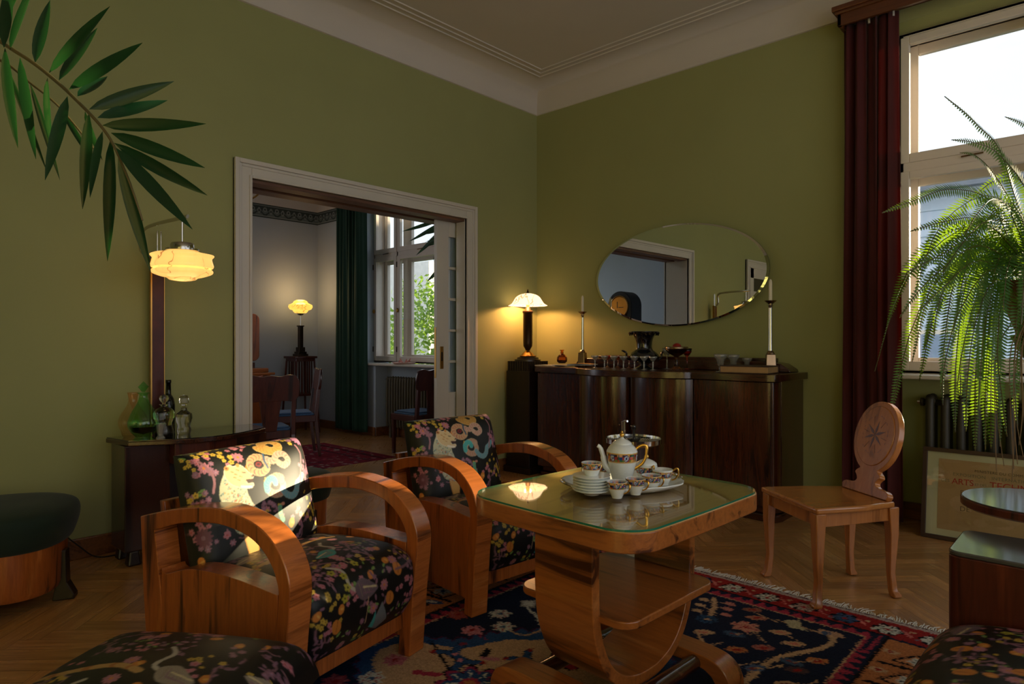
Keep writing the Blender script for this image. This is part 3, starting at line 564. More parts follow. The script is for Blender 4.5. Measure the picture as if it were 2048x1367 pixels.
# ------------------------------------------------------------------ carpets
def carpet(name, x0, x1, y0, y1, canvas, label, cat, group=None, step=0.006, fr=True, z=0.004):
    r = thing(name, label, cat, ((x0 + x1) / 2, (y0 + y1) / 2, 0), 0, group); cx_, cy_ = (x0 + x1) / 2, (y0 + y1) / 2
    nu, nv = int((x1 - x0) / step), int((y1 - y0) / step); U, V = np.meshgrid(np.linspace(x0, x1, nu), np.linspace(y0, y1, nv))
    wob = 0.004 * np.sin(V * 9 + U * 3) ; P = np.stack([U - cx_ + wob * (V > y1 - .01) * 0, V - cy_, np.full_like(U, z)], -1)
    P[0, :, 2] = P[-1, :, 2] = 0.001; P[:, 0, 2] = P[:, -1, 2] = 0.001
    jx = 0.0035 * rng.standard_normal(U.shape); jy = 0.0035 * rng.standard_normal(U.shape)
    c = canvas.sample(U - x0 + jx, V - y0 + jy) * (0.86 + .28 * rng.random(U.shape))[..., None]
    o = fast_mesh('pile', P.reshape(-1, 3), grid_faces(nu, nv), 'carpet', r, False); paint_mesh(o, c.reshape(-1, 3))
    if fr:
        for (yy, s) in ((y1, 1), (y0, -1)):
            b_ = MB(); x = x0
            while x < x1:
                d = rng.normal(0, .012); L = .05 * rng.uniform(.5, 1.25); b_.tube([(x - cx_, yy - s * .004 - cy_, .003), (x + d * .5 - cx_, yy + s * L * .5 - cy_, .004), (x + d * 1.6 + rng.normal(0, .006) - cx_, yy + s * L - cy_, .0025)], [.003, .0028, .0015], 4); x += .0085
            b_.build('fringe', 'fringe', r)
    return r
NAV, BLU, CRE, TAN, RDD, PKK, WHT, BLK = (27, 35, 56), (44, 76, 118), (196, 160, 122), (186, 118, 70), (150, 38, 36), (168, 54, 74), (206, 204, 190), (18, 16, 22)
RX0, RX1, RY0, RY1 = 1.68, 3.95, -5.1, -1.75
RG = Canvas(RX1 - RX0, RY1 - RY0, 0.004, NAV)
def rx(x): return x - RX0
def ry(y): return y - RY0
def rug_paint():
    g = RG; R = np.random.default_rng(11); W, H = g.W, g.H; X, Y = g.X, g.Y
    d = np.minimum(np.minimum(X, W - X), np.minimum(Y, H - Y)); side = np.minimum(X, W - X) < np.minimum(Y, H - Y); s = np.where(side, Y, X)
    ends = (np.minimum(Y, H - Y) < 0.25)
    g.a[(d < 0.04)] = lin((180, 160, 150)); g.a[(d < .018)] = lin((80, 50, 60)); g.a[(d < .008)] = lin(WHT)
    g.a[(d > .04) & (d < .2)] = lin(RDD)
    tanb = (np.minimum(X, W - X) < .42) & (np.minimum(Y, H - Y) > .22); g.a[tanb & (d > .04)] = lin(TAN)
    dd = np.minimum(np.minimum(X, W - X) - .17 * 0, 9); inner = np.minimum(np.minimum(X - .36, W - .36 - X), np.minimum(Y - .2, H - .2 - Y))
    tri = np.abs(((s / .055) % 1) - .5) * 2
    g.a[(inner > 0) & (inner < .06)] = lin(PKK); g.a[(inner > 0) & (inner < .06) & (inner < .06 * tri * .9)] = lin(NAV); g.a[(inner > .06) & (inner < .068)] = lin(CRE); g.a[(inner > -.012) & (inner < 0)] = lin(BLK)
    g.a[inner > .068] = lin(NAV)
    # border flowers
    k = 0
    for x in np.arange(.2, W - .1, .17):
        for yy in (.125, H - .125):
            if k % 2: g.line([(x - .05, yy - .03), (x - .02, yy + .03)], .012, WHT if k % 4 == 1 else (120, 110, 120)); g.line([(x - .05, yy - .03), (x - .02, yy + .03)], .004, RDD)
            c = [WHT, (176, 150, 140), (60, 84, 120), WHT][int(x / .17) % 4]
            g.flower(x, yy, .06, 6, BLK, BLK); g.flower(x, yy, .05, 6, c, RDD, .3, gap=BLK)
            g.line([(x + .05, yy + .03), (x + .09, yy - .02)], .006, (210, 120, 110)); g.ell(x + .085, yy + .035, .01, .01, CRE); k += 1
    for y in np.arange(.32, H - .25, .19):
        for xx in (.2, W - .2):
            g.line([(xx - .12, y - .09), (xx + .12, y - .06)], .01, BLK); g.ell(xx + .06, y + .07, .06, .022, BLU, .4); g.ell(xx + .06, y + .07, .03, .01, WHT, .4)
            g.poly([(xx - .09, y - .04), (xx - .03, y + .06), (xx + .07, y + .04), (xx + .06, y - .05)], (206, 140, 92), BLK, .006); g.flower(xx, y, .045, 6, WHT, BLU, .3, gap=BLK); g.ell(xx - .11, y + .03, .03, .02, CRE); g.ell(xx - .11, y + .03, .012, .01, RDD)
    # cream medallion with a serrated blue edge
    mx_, my = rx(2.815), ry(-3.42); ang = np.arctan2(Y - my, X - mx_); rad = np.hypot((X - mx_) * 1.0, (Y - my) * .8)
    ser = .035 * np.abs(((ang * 9) % 1) - .5) * 2; lob = .52 + .1 * np.cos(4 * ang) + .04 * np.cos(8 * ang)
    g.a[(rad < lob + .07 + ser) & (inner > .07)] = lin((80, 30, 60)); g.a[(rad < lob + .06 + ser) & (inner > .07)] = lin(BLU); g.a[(rad < lob) & (inner > .07)] = lin(CRE)
    def crab(x, y, s, a):
        M = lambda p: (rx(x) + s * (p[0] * math.cos(a) - p[1] * math.sin(a)), ry(y) + s * (p[0] * math.sin(a) + p[1] * math.cos(a)))
        for sx in (-1, 1):
            for sy in (-1, 1):
                g.line([M((0, 0)), M((.5 * sx, .15 * sy)), M((.75 * sx, .5 * sy))], s * .17, BLK); g.line([M((0, 0)), M((.5 * sx, .15 * sy)), M((.75 * sx, .5 * sy))], s * .14, BLU); g.ell(*M((.8 * sx, .6 * sy)), s * .12, s * .12, RDD)
        g.ell(*M((.25, 0)), s * .12, s * .1, PNK, a); g.ell(*M((-.25, 0)), s * .12, s * .1, PNK, a)
    g.line([(rx(2.24), ry(-3.26)), (rx(2.6), ry(-3.42))], .006, BLK)
    crab(2.425, -3.28, .11, -.3); crab(2.66, -3.12, .1, -.2); crab(3.1, -3.3, .11, .4); crab(2.5, -3.75, .11, .6); crab(3.0, -3.75, .11, 0)
    g.flower(rx(2.6), ry(-3.38), .13, 8, BLK, BLK); g.flower(rx(2.6), ry(-3.38), .12, 8, (150, 50, 84), CRE); g.flower(rx(2.6), ry(-3.38), .1, 8, BLU, CRE, gap=WHT); g.ell(rx(2.6), ry(-3.38), .035, .035, PKK); g.ell(rx(2.6), ry(-3.38), .022, .022, TAN)
    g.line([(rx(2.47), ry(-3.16)), (rx(2.5), ry(-3.22)), (rx(2.55), ry(-3.19))], .014, (190, 120, 130), BLK); g.line([(rx(2.4), ry(-3.46)), (rx(2.47), ry(-3.42))], .016, PKK)
    g.line(catmull([(rx(2.69), ry(-2.98)), (rx(2.72), ry(-3.05)), (rx(2.8), ry(-3.04))], 6), .022, BLK); g.line(catmull([(rx(2.69), ry(-2.98)), (rx(2.72), ry(-3.05)), (rx(2.8), ry(-3.04))], 6), .016, PKK)
    # branches and blossoms of the navy field
    def br(pts, wd, c=CRE): g.line(catmull([(rx(a), ry(b)) for a, b in pts], 6), wd, c)
    br([(3.3, -2.9), (3.312, -2.717), (3.318, -2.53), (3.346, -2.407), (3.415, -2.276), (3.445, -2.16), (3.41, -2.07)], .013); br([(2.888, -2.06), (2.93, -2.15), (2.968, -2.26)], .011)
    br([(2.309, -2.743), (2.42, -2.8), (2.51, -2.874)], .006, WHT); br([(2.51, -2.874), (2.488, -2.965), (2.4, -2.97)], .005); br([(2.3, -3.08), (2.41, -3.1)], .003, PKK)
    br([(3.2, -2.1), (3.3, -2.1), (3.42, -2.11)], .004); br([(3.03, -2.06), (3.1, -2.09), (3.2, -2.12)], .003); br([(3.15, -2.27), (3.26, -2.36)], .003); br([(3.28, -2.22), (3.36, -2.25)], .003); br([(3.0, -2.45), (3.15, -2.62), (3.3, -2.75)], .006)
    for a in ((2.859, -2.105), (2.875, -2.177), (2.896, -2.242), (2.972, -2.072), (2.988, -2.134), (3.012, -2.201)): g.ell(rx(a[0]), ry(a[1]), .024, .02, CRE if a[0] < 2.95 else (190, 120, 110)); br([a, (2.93, a[1] - .02)], .003)
    g.flower(rx(2.971), ry(-2.3), .05, 8, (46, 78, 110), CRE, gap=NAV)
    g.flower(rx(3.127), ry(-2.26), .06, 6, (200, 140, 120), RDD, gap=(160, 70, 80))
    for (x, y, c) in ((3.076, -2.067, (150, 100, 80)), (3.124, -2.139, (176, 120, 96)), (3.258, -2.4, (160, 100, 90)), (3.19, -2.485, TAN), (3.021, -2.43, CRE), (3.255, -2.213, CRE), (3.334, -2.281, CRE), (3.452, -2.362, TAN), (3.42, -2.49, (80, 60, 60))):
        g.ell(rx(x), ry(y), .042, .024, c, .6); g.ell(rx(x), ry(y), .02, .01, RDD if c != CRE else (200, 120, 100), .6)
    g.poly([(rx(3.22), ry(-2.08)), (rx(3.27), ry(-2.03)), (rx(3.3), ry(-2.1)), (rx(3.34), ry(-2.12)), (rx(3.27), ry(-2.14))], (180, 172, 140)); g.poly([(rx(3.37), ry(-2.11)), (rx(3.36), ry(-2.06)), (rx(3.45), ry(-2.05)), (rx(3.47), ry(-2.1))], (190, 150, 120)); g.flower(rx(3.4), ry(-2.09), .02, 4, (70, 90, 120), NAV)
    for (x, y, c) in ((2.267, -2.88, WHT), (2.368, -2.965, WHT), (2.297, -3.079, (200, 130, 140)), (2.138, -3.014, (170, 80, 70)), (2.265, -3.457, (190, 110, 120)), (2.314, -3.6, WHT), (2.236, -3.7, (150, 60, 70))):
        g.flower(rx(x), ry(y), .05, 7, c, (60, 90, 120) if c == WHT else RDD, gap=(170, 90, 90))
    g.poly([(rx(2.24), ry(-2.7)), (rx(2.29), ry(-2.66)), (rx(2.33), ry(-2.72)), (rx(2.28), ry(-2.75))], WHT, (150, 140, 130), .005)
    for (x, y, c, q) in ((3.05, -2.56, CRE, .3), (3.22, -2.62, (176, 110, 96), -.4), (3.43, -2.62, CRE, .8), (3.44, -2.78, (190, 110, 110), 0), (3.4, -2.95, TAN, .5), (3.2, -2.9, WHT, -.3), (3.46, -3.1, CRE, .2), (3.3, -2.58, (80, 100, 130), .9), (3.12, -2.36, (60, 84, 110), .2), (2.98, -2.62, (150, 60, 66), 0), (3.38, -2.44, (60, 84, 110), 0)):
        if rad[min(g.ny - 1, int(ry(y) / .004)), min(g.nx - 1, int(rx(x) / .004))] < .7: continue
        g.ell(rx(x), ry(y), .045, .024, c, q); g.ell(rx(x), ry(y), .022, .009, RDD if c == WHT else (120, 60, 60), q); br([(x, y), (x + .05, y + .05), (x + .07, y + .1)], .0028)
    for _ in range(40):
        x, y = R.uniform(2.1, 3.5), R.choice([R.uniform(-4.9, -4.15), R.uniform(-2.6, -2.2)])
        if rad[min(g.ny - 1, int(ry(y) / .004)), min(g.nx - 1, int(rx(x) / .004))] < .72 or (x > 2.75 and y > -2.7): continue
        g.flower(rx(x), ry(y), .045, 6, [WHT, CRE, (190, 110, 110), TAN][int(R.integers(0, 4))], RDD, gap=NAV)
rug_paint()
carpet('carpet', RX0, RX1, RY0, RY1, RG, 'navy floral rug with red and tan borders and white fringe under the tea table', 'rug')
R2 = Canvas(1.9, 2.4, 0.01, (120, 30, 44))
def rug2():
    R = np.random.default_rng(5); g = R2; d = np.minimum(np.minimum(g.X, g.W - g.X), np.minimum(g.Y, g.H - g.Y))
    for _ in range(900):
        x, y = R.uniform(0, g.W), R.uniform(0, g.H); c = [(150, 120, 120), (60, 40, 56), (160, 60, 76), (170, 150, 140), (80, 90, 100), (140, 30, 46)][int(R.integers(0, 6))]
        g.ell(x, y, R.uniform(.008, .035), R.uniform(.006, .02), c, R.uniform(0, 3))
    g.a[(d < .02)] = lin((60, 16, 24)); g.a[(d > .16) & (d < .18)] = lin((40, 24, 34))
rug2()
carpet('carpet', -2.75, -1.3, -3.3, -0.75, R2, 'crimson patterned rug on the dining room floor', 'rug', step=0.012, fr=False)

# ------------------------------------------------------------------ armchairs
def cushion_back(w_, h_, t_, parent, name='back_cushion', canvas=None):
    nu, nv = 260, 220; a = np.linspace(0, 1, nu); b_ = np.linspace(0, 1, nv); ez = lambda q: .45 * q + .55 * (.5 - .5 * np.cos(PI * q)); U, V = np.meshgrid(ez(a), ez(b_))
    prof = lambda q, p: np.clip(1 - np.abs(2 * q - 1) ** p, 0, 1)
    pr = (prof(U, 7) * prof(V, 7)) ** (1 / 2.2); puff = 0.25 * np.sin(PI * U) * np.sin(PI * V)
    # (y across, z up, x forward)
    Xf = t_ * (pr * (0.8 + puff)); Y_ = (U - .5) * w_; Z_ = V * h_
    P = np.stack([Xf, Y_, Z_], -1).reshape(-1, 3); Q = np.stack([-0.25 * t_ * pr, Y_, Z_], -1).reshape(-1, 3)
    F = np.concatenate([grid_faces(nu, nv), grid_faces(nu, nv, True) + len(P)])
    o = fast_mesh(name, np.concatenate([P, Q]), F, 'fabric', parent)
    cv = canvas or CB
    def arc(A, B, ax):   # cloth coordinates follow the bulge of the cushion, so the print wraps round the sides
        d = np.hypot(np.diff(A, axis=ax), np.diff(B, axis=ax)); s_ = np.cumsum(d, axis=ax); s_ = np.concatenate([np.zeros_like(np.take(s_, [0], axis=ax)), s_], ax); return s_ / np.take(s_, [-1], axis=ax)
    au = arc(Xf[nv // 2:nv // 2 + 1], Y_[nv // 2:nv // 2 + 1], 1) + 0 * V; av = arc(Xf[:, nu // 2:nu // 2 + 1], Z_[:, nu // 2:nu // 2 + 1], 0) + 0 * U
    c = cv.sample(.005 + au * .61, av * .535).reshape(-1, 3); paint_mesh(o, np.concatenate([c, c])); return o
def cushion_seat(path, w_, parent, name='seat', canvas=None, u0=0.0, dens=0.0032, dome=0.02, rnd=0.03, vflip=False, vs=1.0):
    # path: (x, z) from the back over the front edge and down; the cloth runs over it
    P = np.array(catmull(path, 10)); sl = np.concatenate([[0], np.cumsum(np.hypot(*np.diff(P, axis=0).T))]); n = int(sl[-1] / dens); ss = np.linspace(0, sl[-1], n)
    px, pz = np.interp(ss, sl, P[:, 0]), np.interp(ss, sl, P[:, 1]); tx, tz = np.gradient(px), np.gradient(pz); L = np.hypot(tx, tz); nx, nz_ = -tz / L, tx / L
    nu = int(w_ / dens); yy = np.linspace(-.5, .5, nu); pr = np.clip(1 - np.abs(2 * yy) ** 16, 0, 1) ** .5
    off = -rnd * (1 - pr)[None, :] + dome * (np.cos(PI * yy) ** .8)[None, :] * np.clip(np.sin(PI * np.clip(ss / sl[-1] * 1.3, 0, 1)), 0, 1)[:, None]
    X_ = px[:, None] + nx[:, None] * off; Z_ = pz[:, None] + nz_[:, None] * off; Y_ = np.tile(yy * w_, (n, 1))
    V = np.stack([X_, Y_, Z_], -1).reshape(-1, 3); F = grid_faces(nu, n).tolist()
    F.append([j * nu for j in range(n)]); F.append([j * nu + nu - 1 for j in range(n)][::-1])
    o = fast_mesh(name, V, F, 'fabric', parent); o.data.set_sharp_from_angle(angle=math.radians(60))
    UU, SS = np.meshgrid(yy * w_ + w_ / 2 + u0, (sl[-1] - ss) * vs); paint_mesh(o, (canvas or CS).sample(UU, SS).reshape(-1, 3)); return o
def armchair(label, loc, rz, cat='armchair', group=None):
    r = thing('armchair', label, cat, loc, rz, group)   # origin at centre of the base; x forward
    ox, oy = -.385, -.35
    outer = catmull([(.745, 0), (.765, .25), (.784, .42), (.778, .50), (.735, .575), (.655, .632), (.55, .660), (.42, .668), (.22, .640), (0, .585)], 7)
    inner = catmull([(.085, .545), (.23, .590), (.41, .616), (.53, .612), (.62, .59), (.685, .545), (.724, .485), (.732, .42), (.712, .25), (.688, 0)], 7)
    prof = outer + [(.02, .3), (.05, 0)] + [(.135, 0), (.13, .3)] + inner
    prof = [(a + ox, b_) for a, b_ in prof]
    for y0 in (0, .61):
        b_ = MB(); n_o = len(outer); n_i = len(inner)
        b_.prism(prof, oy + y0, oy + y0 + .09, 'Y'); o = b_.build('arm', ['walnut_x', 'walnut_v'], r, smooth=True, bevel=.004)
        for p in o.data.polygons: p.material_index = int(abs(p.normal.y) > .7)
        p = [(.125, .075), (.70, .075), (.728, .40)] + catmull([(.728, .44), (.5, .455), (.3, .445), (.16, .405), (.13, .42)], 5)
        b_ = MB(); b_.prism([(a + ox, z) for a, z in p], oy + y0 + .001, oy + y0 + .089, 'Y'); b_.build('side_panel', 'walnut_v', r, smooth=True, bevel=.003)
    b_ = MB(); b_.bx(ox + .66, ox + .72, oy + .09, oy + .61, .11, .26); b_.build('front_rail', 'walnut_v', r, bevel=.003)
    b_ = MB(); b_.bx(ox + .08, ox + .66, oy + .09, oy + .61, .12, .24); b_.build('seat_frame', 'black_wood', r)
    b_ = MB(); b_.prism([(ox + .06, .1), (ox + .09, .1), (ox - .0, .62), (ox - .03, .62)], oy + .09, oy + .61, 'Y'); b_.build('back_panel', 'walnut_v', r, bevel=.003)
    s_ = cushion_seat([(ox + .16, .40), (ox + .3, .42), (ox + .5, .435), (ox + .68, .435), (ox + .765, .40), (ox + .785, .33), (ox + .775, .24), (ox + .735, .175)], .515, r)
    c_ = cushion_back(.555, .47, .125, r); c_.location = (ox + .205, 0, .345); c_.rotation_euler = (0, math.radians(-15), 0); c_.scale = (1, 1, 1)
    return r
def place_chair(o_rear_right, yaw):
    fx = Vector((math.cos(yaw), math.sin(yaw), 0)); lf = Vector((-fx.y, fx.x, 0)); return Vector(o_rear_right) + fx * .385 + lf * .35
y1 = math.radians(12.6); y2 = math.radians(-5)
armchair('curved walnut armchair in black floral fabric, its back lit by the sun', place_chair((1.698, -4.168, .0045), y1), y1, group='armchairs in printed fabric')
fx = Vector((math.cos(y2), math.sin(y2), 0))
armchair('curved walnut armchair in black floral fabric, standing in shade behind the tea table', place_chair(Vector((2.234, -3.003, .0045)) - fx * .77, y2), y2, group='armchairs in printed fabric')
# ------------------------------------------------------------------ tea table
def rrect(w_, h_, r_, n=8, bulge=0.0):
    pts = []
    for (sx, sy, a0) in ((1, 1, 0), (-1, 1, 90), (-1, -1, 180), (1, -1, 270)):
        for k in range(n + 1):
            a = math.radians(a0 + 90 * k / n); pts.append((sx * (w_ / 2 - r_) + r_ * math.cos(a), sy * (h_ / 2 - r_) + r_ * math.sin(a)))
    if bulge:
        out = []
        m_ = len(pts)
        for i in range(m_):
            p, q = pts[i], pts[(i + 1) % m_]; out.append(p)
            if math.hypot(p[0] - q[0], p[1] - q[1]) > .2:
                L = math.hypot(p[0] - q[0], p[1] - q[1]); nx, ny = (q[1] - p[1]) / L, -(q[0] - p[0]) / L
                for k in range(1, 10): t = k / 10; bb = bulge * math.sin(PI * t); out.append((p[0] + (q[0] - p[0]) * t + nx * bb, p[1] + (q[1] - p[1]) * t + ny * bb))
        pts = out
    return pts
TX, TY, TA, TZ = 3.015, -3.066, math.radians(-2.5), 0.70
def tea_table():
    r = thing('tea_table', 'walnut tea table with a glass top on a curved pedestal, carrying the tea tray', 'table', (TX, TY, .0045), TA)
    b_ = MB(); b_.prism(rrect(.712, .813, .12, 10, .004), TZ - .066, TZ - .0068, 'Z'); o = b_.build('tabletop', ['walnut_h', 'table_veneer'], r, smooth=True, bevel=.004)
    for p in o.data.polygons: p.material_index = int(p.normal.z > .7)
    b_ = MB(); b_.prism(rrect(.704, .805, .117, 10, .004), TZ - .006, TZ, 'Z'); o = b_.build('glass_top', ['table_glass', 'glass_edge'], r)
    for p in o.data.polygons:
        if abs(p.normal.z) < .5: p.material_index = 1
    U = [(-.30, TZ - .07), (-.30, .42), (-.285, .30), (-.235, .19), (-.16, .122), (-.07, .09), (0, .084)]
    U = catmull(U, 6); path = U + [(-a, z) for a, z in U[::-1][1:]]; th = .036; out = []; inn = []
    for i, (a, z) in enumerate(path):
        p0, p1 = path[max(0, i - 1)], path[min(len(path) - 1, i + 1)]; tx, tz = p1[0] - p0[0], p1[1] - p0[1]; L = math.hypot(tx, tz); out.append((a, z)); inn.append((a - tz / L * th, z + tx / L * th))
    b_ = MB(); b_.prism(out + inn[::-1], -.112, .128, 'X'); b_.build('pedestal', 'walnut_h', r, smooth=True, bevel=.003)
    b_ = MB(); b_.prism(rrect(.47, .53, .06), .355, .38, 'Z'); b_.build('shelf', 'walnut_h', r, smooth=True, bevel=.004)
    for y in (-.27, .27):
        k_ = .86; top = [(k_ * a, z) for a, z in catmull([(-.36, .0), (-.352, .055), (-.31, .10), (-.22, .118), (0, .12), (.22, .118), (.31, .10), (.352, .055), (.36, 0)], 6)]; ins = [(k_ * a, z) for a, z in catmull([(.30, 0), (.29, .035), (.26, .062), (.2, .075), (0, .078), (-.2, .075), (-.26, .062), (-.29, .035), (-.30, 0)], 6)]
        b_ = MB(); b_.prism(top + ins, y - .05, y + .05, 'Y'); b_.build('foot', 'walnut_h', r, smooth=True, bevel=.003)
    b_ = MB(); b_.tube([(.17, -.24, .085), (.17, .24, .085)], .026, 16); b_.build('stretcher', 'dark_h', r, smooth=True)
    b_ = MB(); b_.tube([(-.17, -.24, .085), (-.17, .24, .085)], .026, 16); b_.build('stretcher', 'dark_h', r, smooth=True)
tea_table()
ZT = TZ + .0049
tr0 = (Vector(atz(1133, 985, ZT)) + Vector(atz(1355, 965, ZT))) / 2; tray_c = atz(1244, 973, ZT)
TRA = math.atan2(atz(1355, 968, ZT).y - atz(1133, 983, ZT).y, atz(1355, 968, ZT).x - atz(1133, 983, ZT).x)
def bandpaint(o, z0, z1, seg_u=1.0):
    me = o.data; n = len(me.vertices); co = np.zeros(n * 3); me.vertices.foreach_get('co', co); co = co.reshape(-1, 3)
    R = np.random.default_rng(4); base = np.array(lin((226, 230, 226))); c = np.tile(base, (n, 1)); ang = np.arctan2(co[:, 1], co[:, 0]); f = (co[:, 2] - z0) / (z1 - z0); m_ = (f > 0) & (f < 1)
    pal = [lin(v) for v in ((196, 84, 44), (60, 110, 70), (34, 62, 130), (206, 150, 110), (110, 130, 60), (170, 60, 50), (60, 40, 40), (220, 170, 90))]
    k = (np.floor((ang + PI) / .28).astype(int) * 3 + np.floor(f * 3).astype(int) + np.floor(np.sin(ang * 5) * 1.5).astype(int)) % 8; c[m_] = np.array(pal)[k[m_]]
    d = ((ang * 1.0 + .5) % .95) - .47; q = (d / .16) ** 2 + ((f - .5) / .42) ** 2; c[m_ & (q < 1)] = lin((30, 60, 120)); c[m_ & (q < .5)] = lin((214, 220, 226)); c[m_ & (q < .18)] = lin((40, 60, 110))
    c[(np.abs(f) < .06) | (np.abs(f - 1) < .06)] = lin((206, 160, 80)); paint_mesh(o, c)
def dense(prof, n=3): return catmull(prof, n)
def cup(label, loc, rz, group):
    r = thing('tea_cup', label, 'cup', loc, rz, group); b_ = MB()
    b_.lathe(dense([(.0, 0), (.017, 0), (.019, .003), (.024, .014), (.031, .032), (.036, .048), (.038, .060)], 7) + [(.0365, .060)] + dense([(.0345, .048), (.029, .030), (.02, .012), (0, .008)], 2), 72)
    o = b_.build('cup_body', 'china_band', r, smooth='all'); bandpaint(o, .036, .058)
    h_ = MB(); h_.tube(catmull([(.034, 0, .052), (.052, 0, .056), (.056, 0, .044), (.046, 0, .028), (.031, 0, .02)], 5), .0028, 8); h_.build('handle', 'gold', r, smooth=True); r.scale = (.9,) * 3; return r
def tea_set():
    fwd2 = Vector((math.cos(TRA), math.sin(TRA), 0)); nrm = Vector((-math.sin(TRA), math.cos(TRA), 0)); zt = ZT + .011
    b_ = MB(); a_, c_ = .212, .148
    prof = [(.0, .004), (.72, .004), (.80, .006), (.88, .014), (1.0, .026), (1.005, .029), (.985, .030), (.87, .019), (.79, .011), (.7, .009), (0, .009)]
    seg = 96; vs = []
    for (q, z) in prof:
        for k in range(seg):
            an = 2 * PI * k / seg; e = (abs(math.cos(an)) ** 3.0 + abs(math.sin(an)) ** 3.0) ** (-1 / 3.0); e *= 1 + (.012 * math.cos(16 * an) if q > .85 else 0); vs.append((a_ * q * e * math.cos(an), c_ * q * e * math.sin(an), z * 1.0))
    n = len(prof); b_.add(vs, [(i * seg + k, i * seg + (k + 1) % seg, (i + 1) * seg + (k + 1) % seg, (i + 1) * seg + k) for i in range(n - 1) for k in range(seg)])
    t = thing('serving_tray', 'oval white porcelain tray with scalloped rim carrying the tea set', 'tray', (tray_c.x, tray_c.y, ZT - .003), TRA); b_.build('tray_body', 'porcelain', t, smooth='all')
    for s in (-1, 1): h_ = MB(); h_.tube(catmull([(s * .203, -.04, .028), (s * .221, -.025, .034), (s * .221, .025, .034), (s * .203, .04, .028)], 5), .005, 8); h_.build('tray_handle', 'nickel', t, smooth=True)
    def P(u, v, z=zt): p = atz(u, v, z); return (p.x, p.y, z - .004)
    # teapot
    p = P(1244, 962); r = thing('teapot', 'tall white porcelain teapot with patterned band, gold handle and spout on the left', 'teapot', p, math.radians(43 + 180 - 10))
    b_ = MB(); b_.lathe(dense([(0, 0), (.042, 0), (.045, .004), (.052, .03), (.064, .075), (.074, .118), (.078, .150), (.076, .163), (.064, .182), (.05, .194), (.047, .197)], 7), 96); o = b_.build('pot_body', 'china_band', r, smooth='all'); bandpaint(o, .112, .155)
    l_ = MB(); l_.lathe(dense([(.049, .196), (.046, .203), (.03, .214), (.012, .222), (.008, .228)], 4) + [(0, .229)], 48); lo = l_.build('lid', 'porcelain', r, smooth='all')
    k_ = MB(); k_.lathe([(0, .226), (.008, .23), (.014, .24), (.009, .249), (.004, .252), (.006, .258), (0, .262)], 20); k_.build('knob', 'gold', lo, smooth='all')
    s_ = MB(); s_.tube(catmull([(.052, 0, .055), (.082, 0, .085), (.095, 0, .135), (.108, 0, .172), (.122, 0, .184)], 6), [.017] * 6 + [.015] * 6 + [.012] * 6 + [.010] * 6 + [.009], 16); s_.build('spout', 'porcelain', r, smooth=True)
    h_ = MB(); h_.tube(catmull([(-.07, 0, .172), (-.098, 0, .19), (-.12, 0, .185), (-.118, 0, .14), (-.10, 0, .10), (-.064, 0, .072)], 6), .0048, 10, flat=1.5); h_.build('handle', 'gold', r, smooth=True)
    r.scale = (.72, .72, .72)
    # cups
    A0 = math.radians(-30)
    g = 'tea cups with gold handles'
    cup('patterned tea cup nearest the front rim of the tray, beside the saucers', P(1234, 992), A0 + .5, g); cup('patterned tea cup second from the saucers along the front of the tray', P(1271, 985), A0 + .5, g)
    cup('patterned tea cup third from the saucers, in front of the milk jug', P(1303, 978), A0 + .4, g)
    # saucer stack and the cup on top of it
    sp = Vector(P(1183, 985)); names = ['white gold-rimmed saucer, bottom of the stack on the tray', 'white gold-rimmed saucer, second from the bottom of the stack', 'white gold-rimmed saucer, third from the bottom of the stack', 'white gold-rimmed saucer in the upper half of the stack, below the top two', 'white gold-rimmed saucer just beneath the top saucer of the stack', 'white gold-rimmed saucer, top of the stack, carrying a cup']
    def saucer(lbl, loc):
        r_ = thing('saucer', lbl, 'saucer', loc, rng.random() * 6, 'saucers stacked on the tray'); b2 = MB(); b2.lathe([(0, .002), (.028, 0), (.03, .004), (.045, .008), (.063, .017), (.066, .0195), (.064, .0195), (.044, .011), (.028, .0065), (0, .0065)], 56); b2.build('saucer_body', 'porcelain', r_, smooth='all')
        q = MB(); q.lathe([(.0645, .0185), (.0668, .0185), (.0668, .0202), (.0645, .0202)], 56); q.build('gold_rim', 'porcelain', r_, smooth=True); r_.scale = (.93,) * 3; return r_
    s0 = saucer(names[0], sp)
    for i in range(1, 6): dup(s0, sp + Vector((0, 0, i * .0093)), 0, names[i])
    cup('patterned tea cup standing on top of the saucer stack', sp + Vector((0, 0, .0093 * 5 + .006)), A0 + 2, g)
    cup('patterned tea cup behind the saucer stack, left of the teapot', P(1208, 955), A0 + 3, g)
    # sugar bowl
    p = P(1293, 958); r = thing('sugar_bowl', 'lidded white sugar bowl with patterned band behind the cups', 'sugar bowl', p, A0)
    b_ = MB(); b_.lathe(dense([(0, 0), (.03, 0), (.034, .01), (.046, .04), (.05, .064), (.046, .075)], 7), 72); o = b_.build('bowl_body', 'china_band', r, smooth='all'); bandpaint(o, .038, .066)
    l_ = MB(); l_.lathe(dense([(.048, .075), (.044, .084), (.028, .094), (.012, .10)], 4) + [(0, .102)], 48); lo = l_.build('lid', 'porcelain', r, smooth='all'); k_ = MB(); k_.lathe([(0, .10), (.007, .103), (.012, .112), (.006, .12), (0, .123)], 16); k_.build('knob', 'gold', lo, smooth='all')
    r.scale = (.8,) * 3
    for s in (-1, 1): h_ = MB(); h_.tube(catmull([(s * .045, 0, .068), (s * .066, 0, .08), (s * .066, 0, .062), (s * .046, 0, .045)], 5), .0035, 8); h_.build('handle', 'gold', r, smooth=True)
    p = P(1325, 966); r = thing('milk_jug', 'small white milk jug with gold handle at the right end of the tray', 'jug', p, math.radians(30))
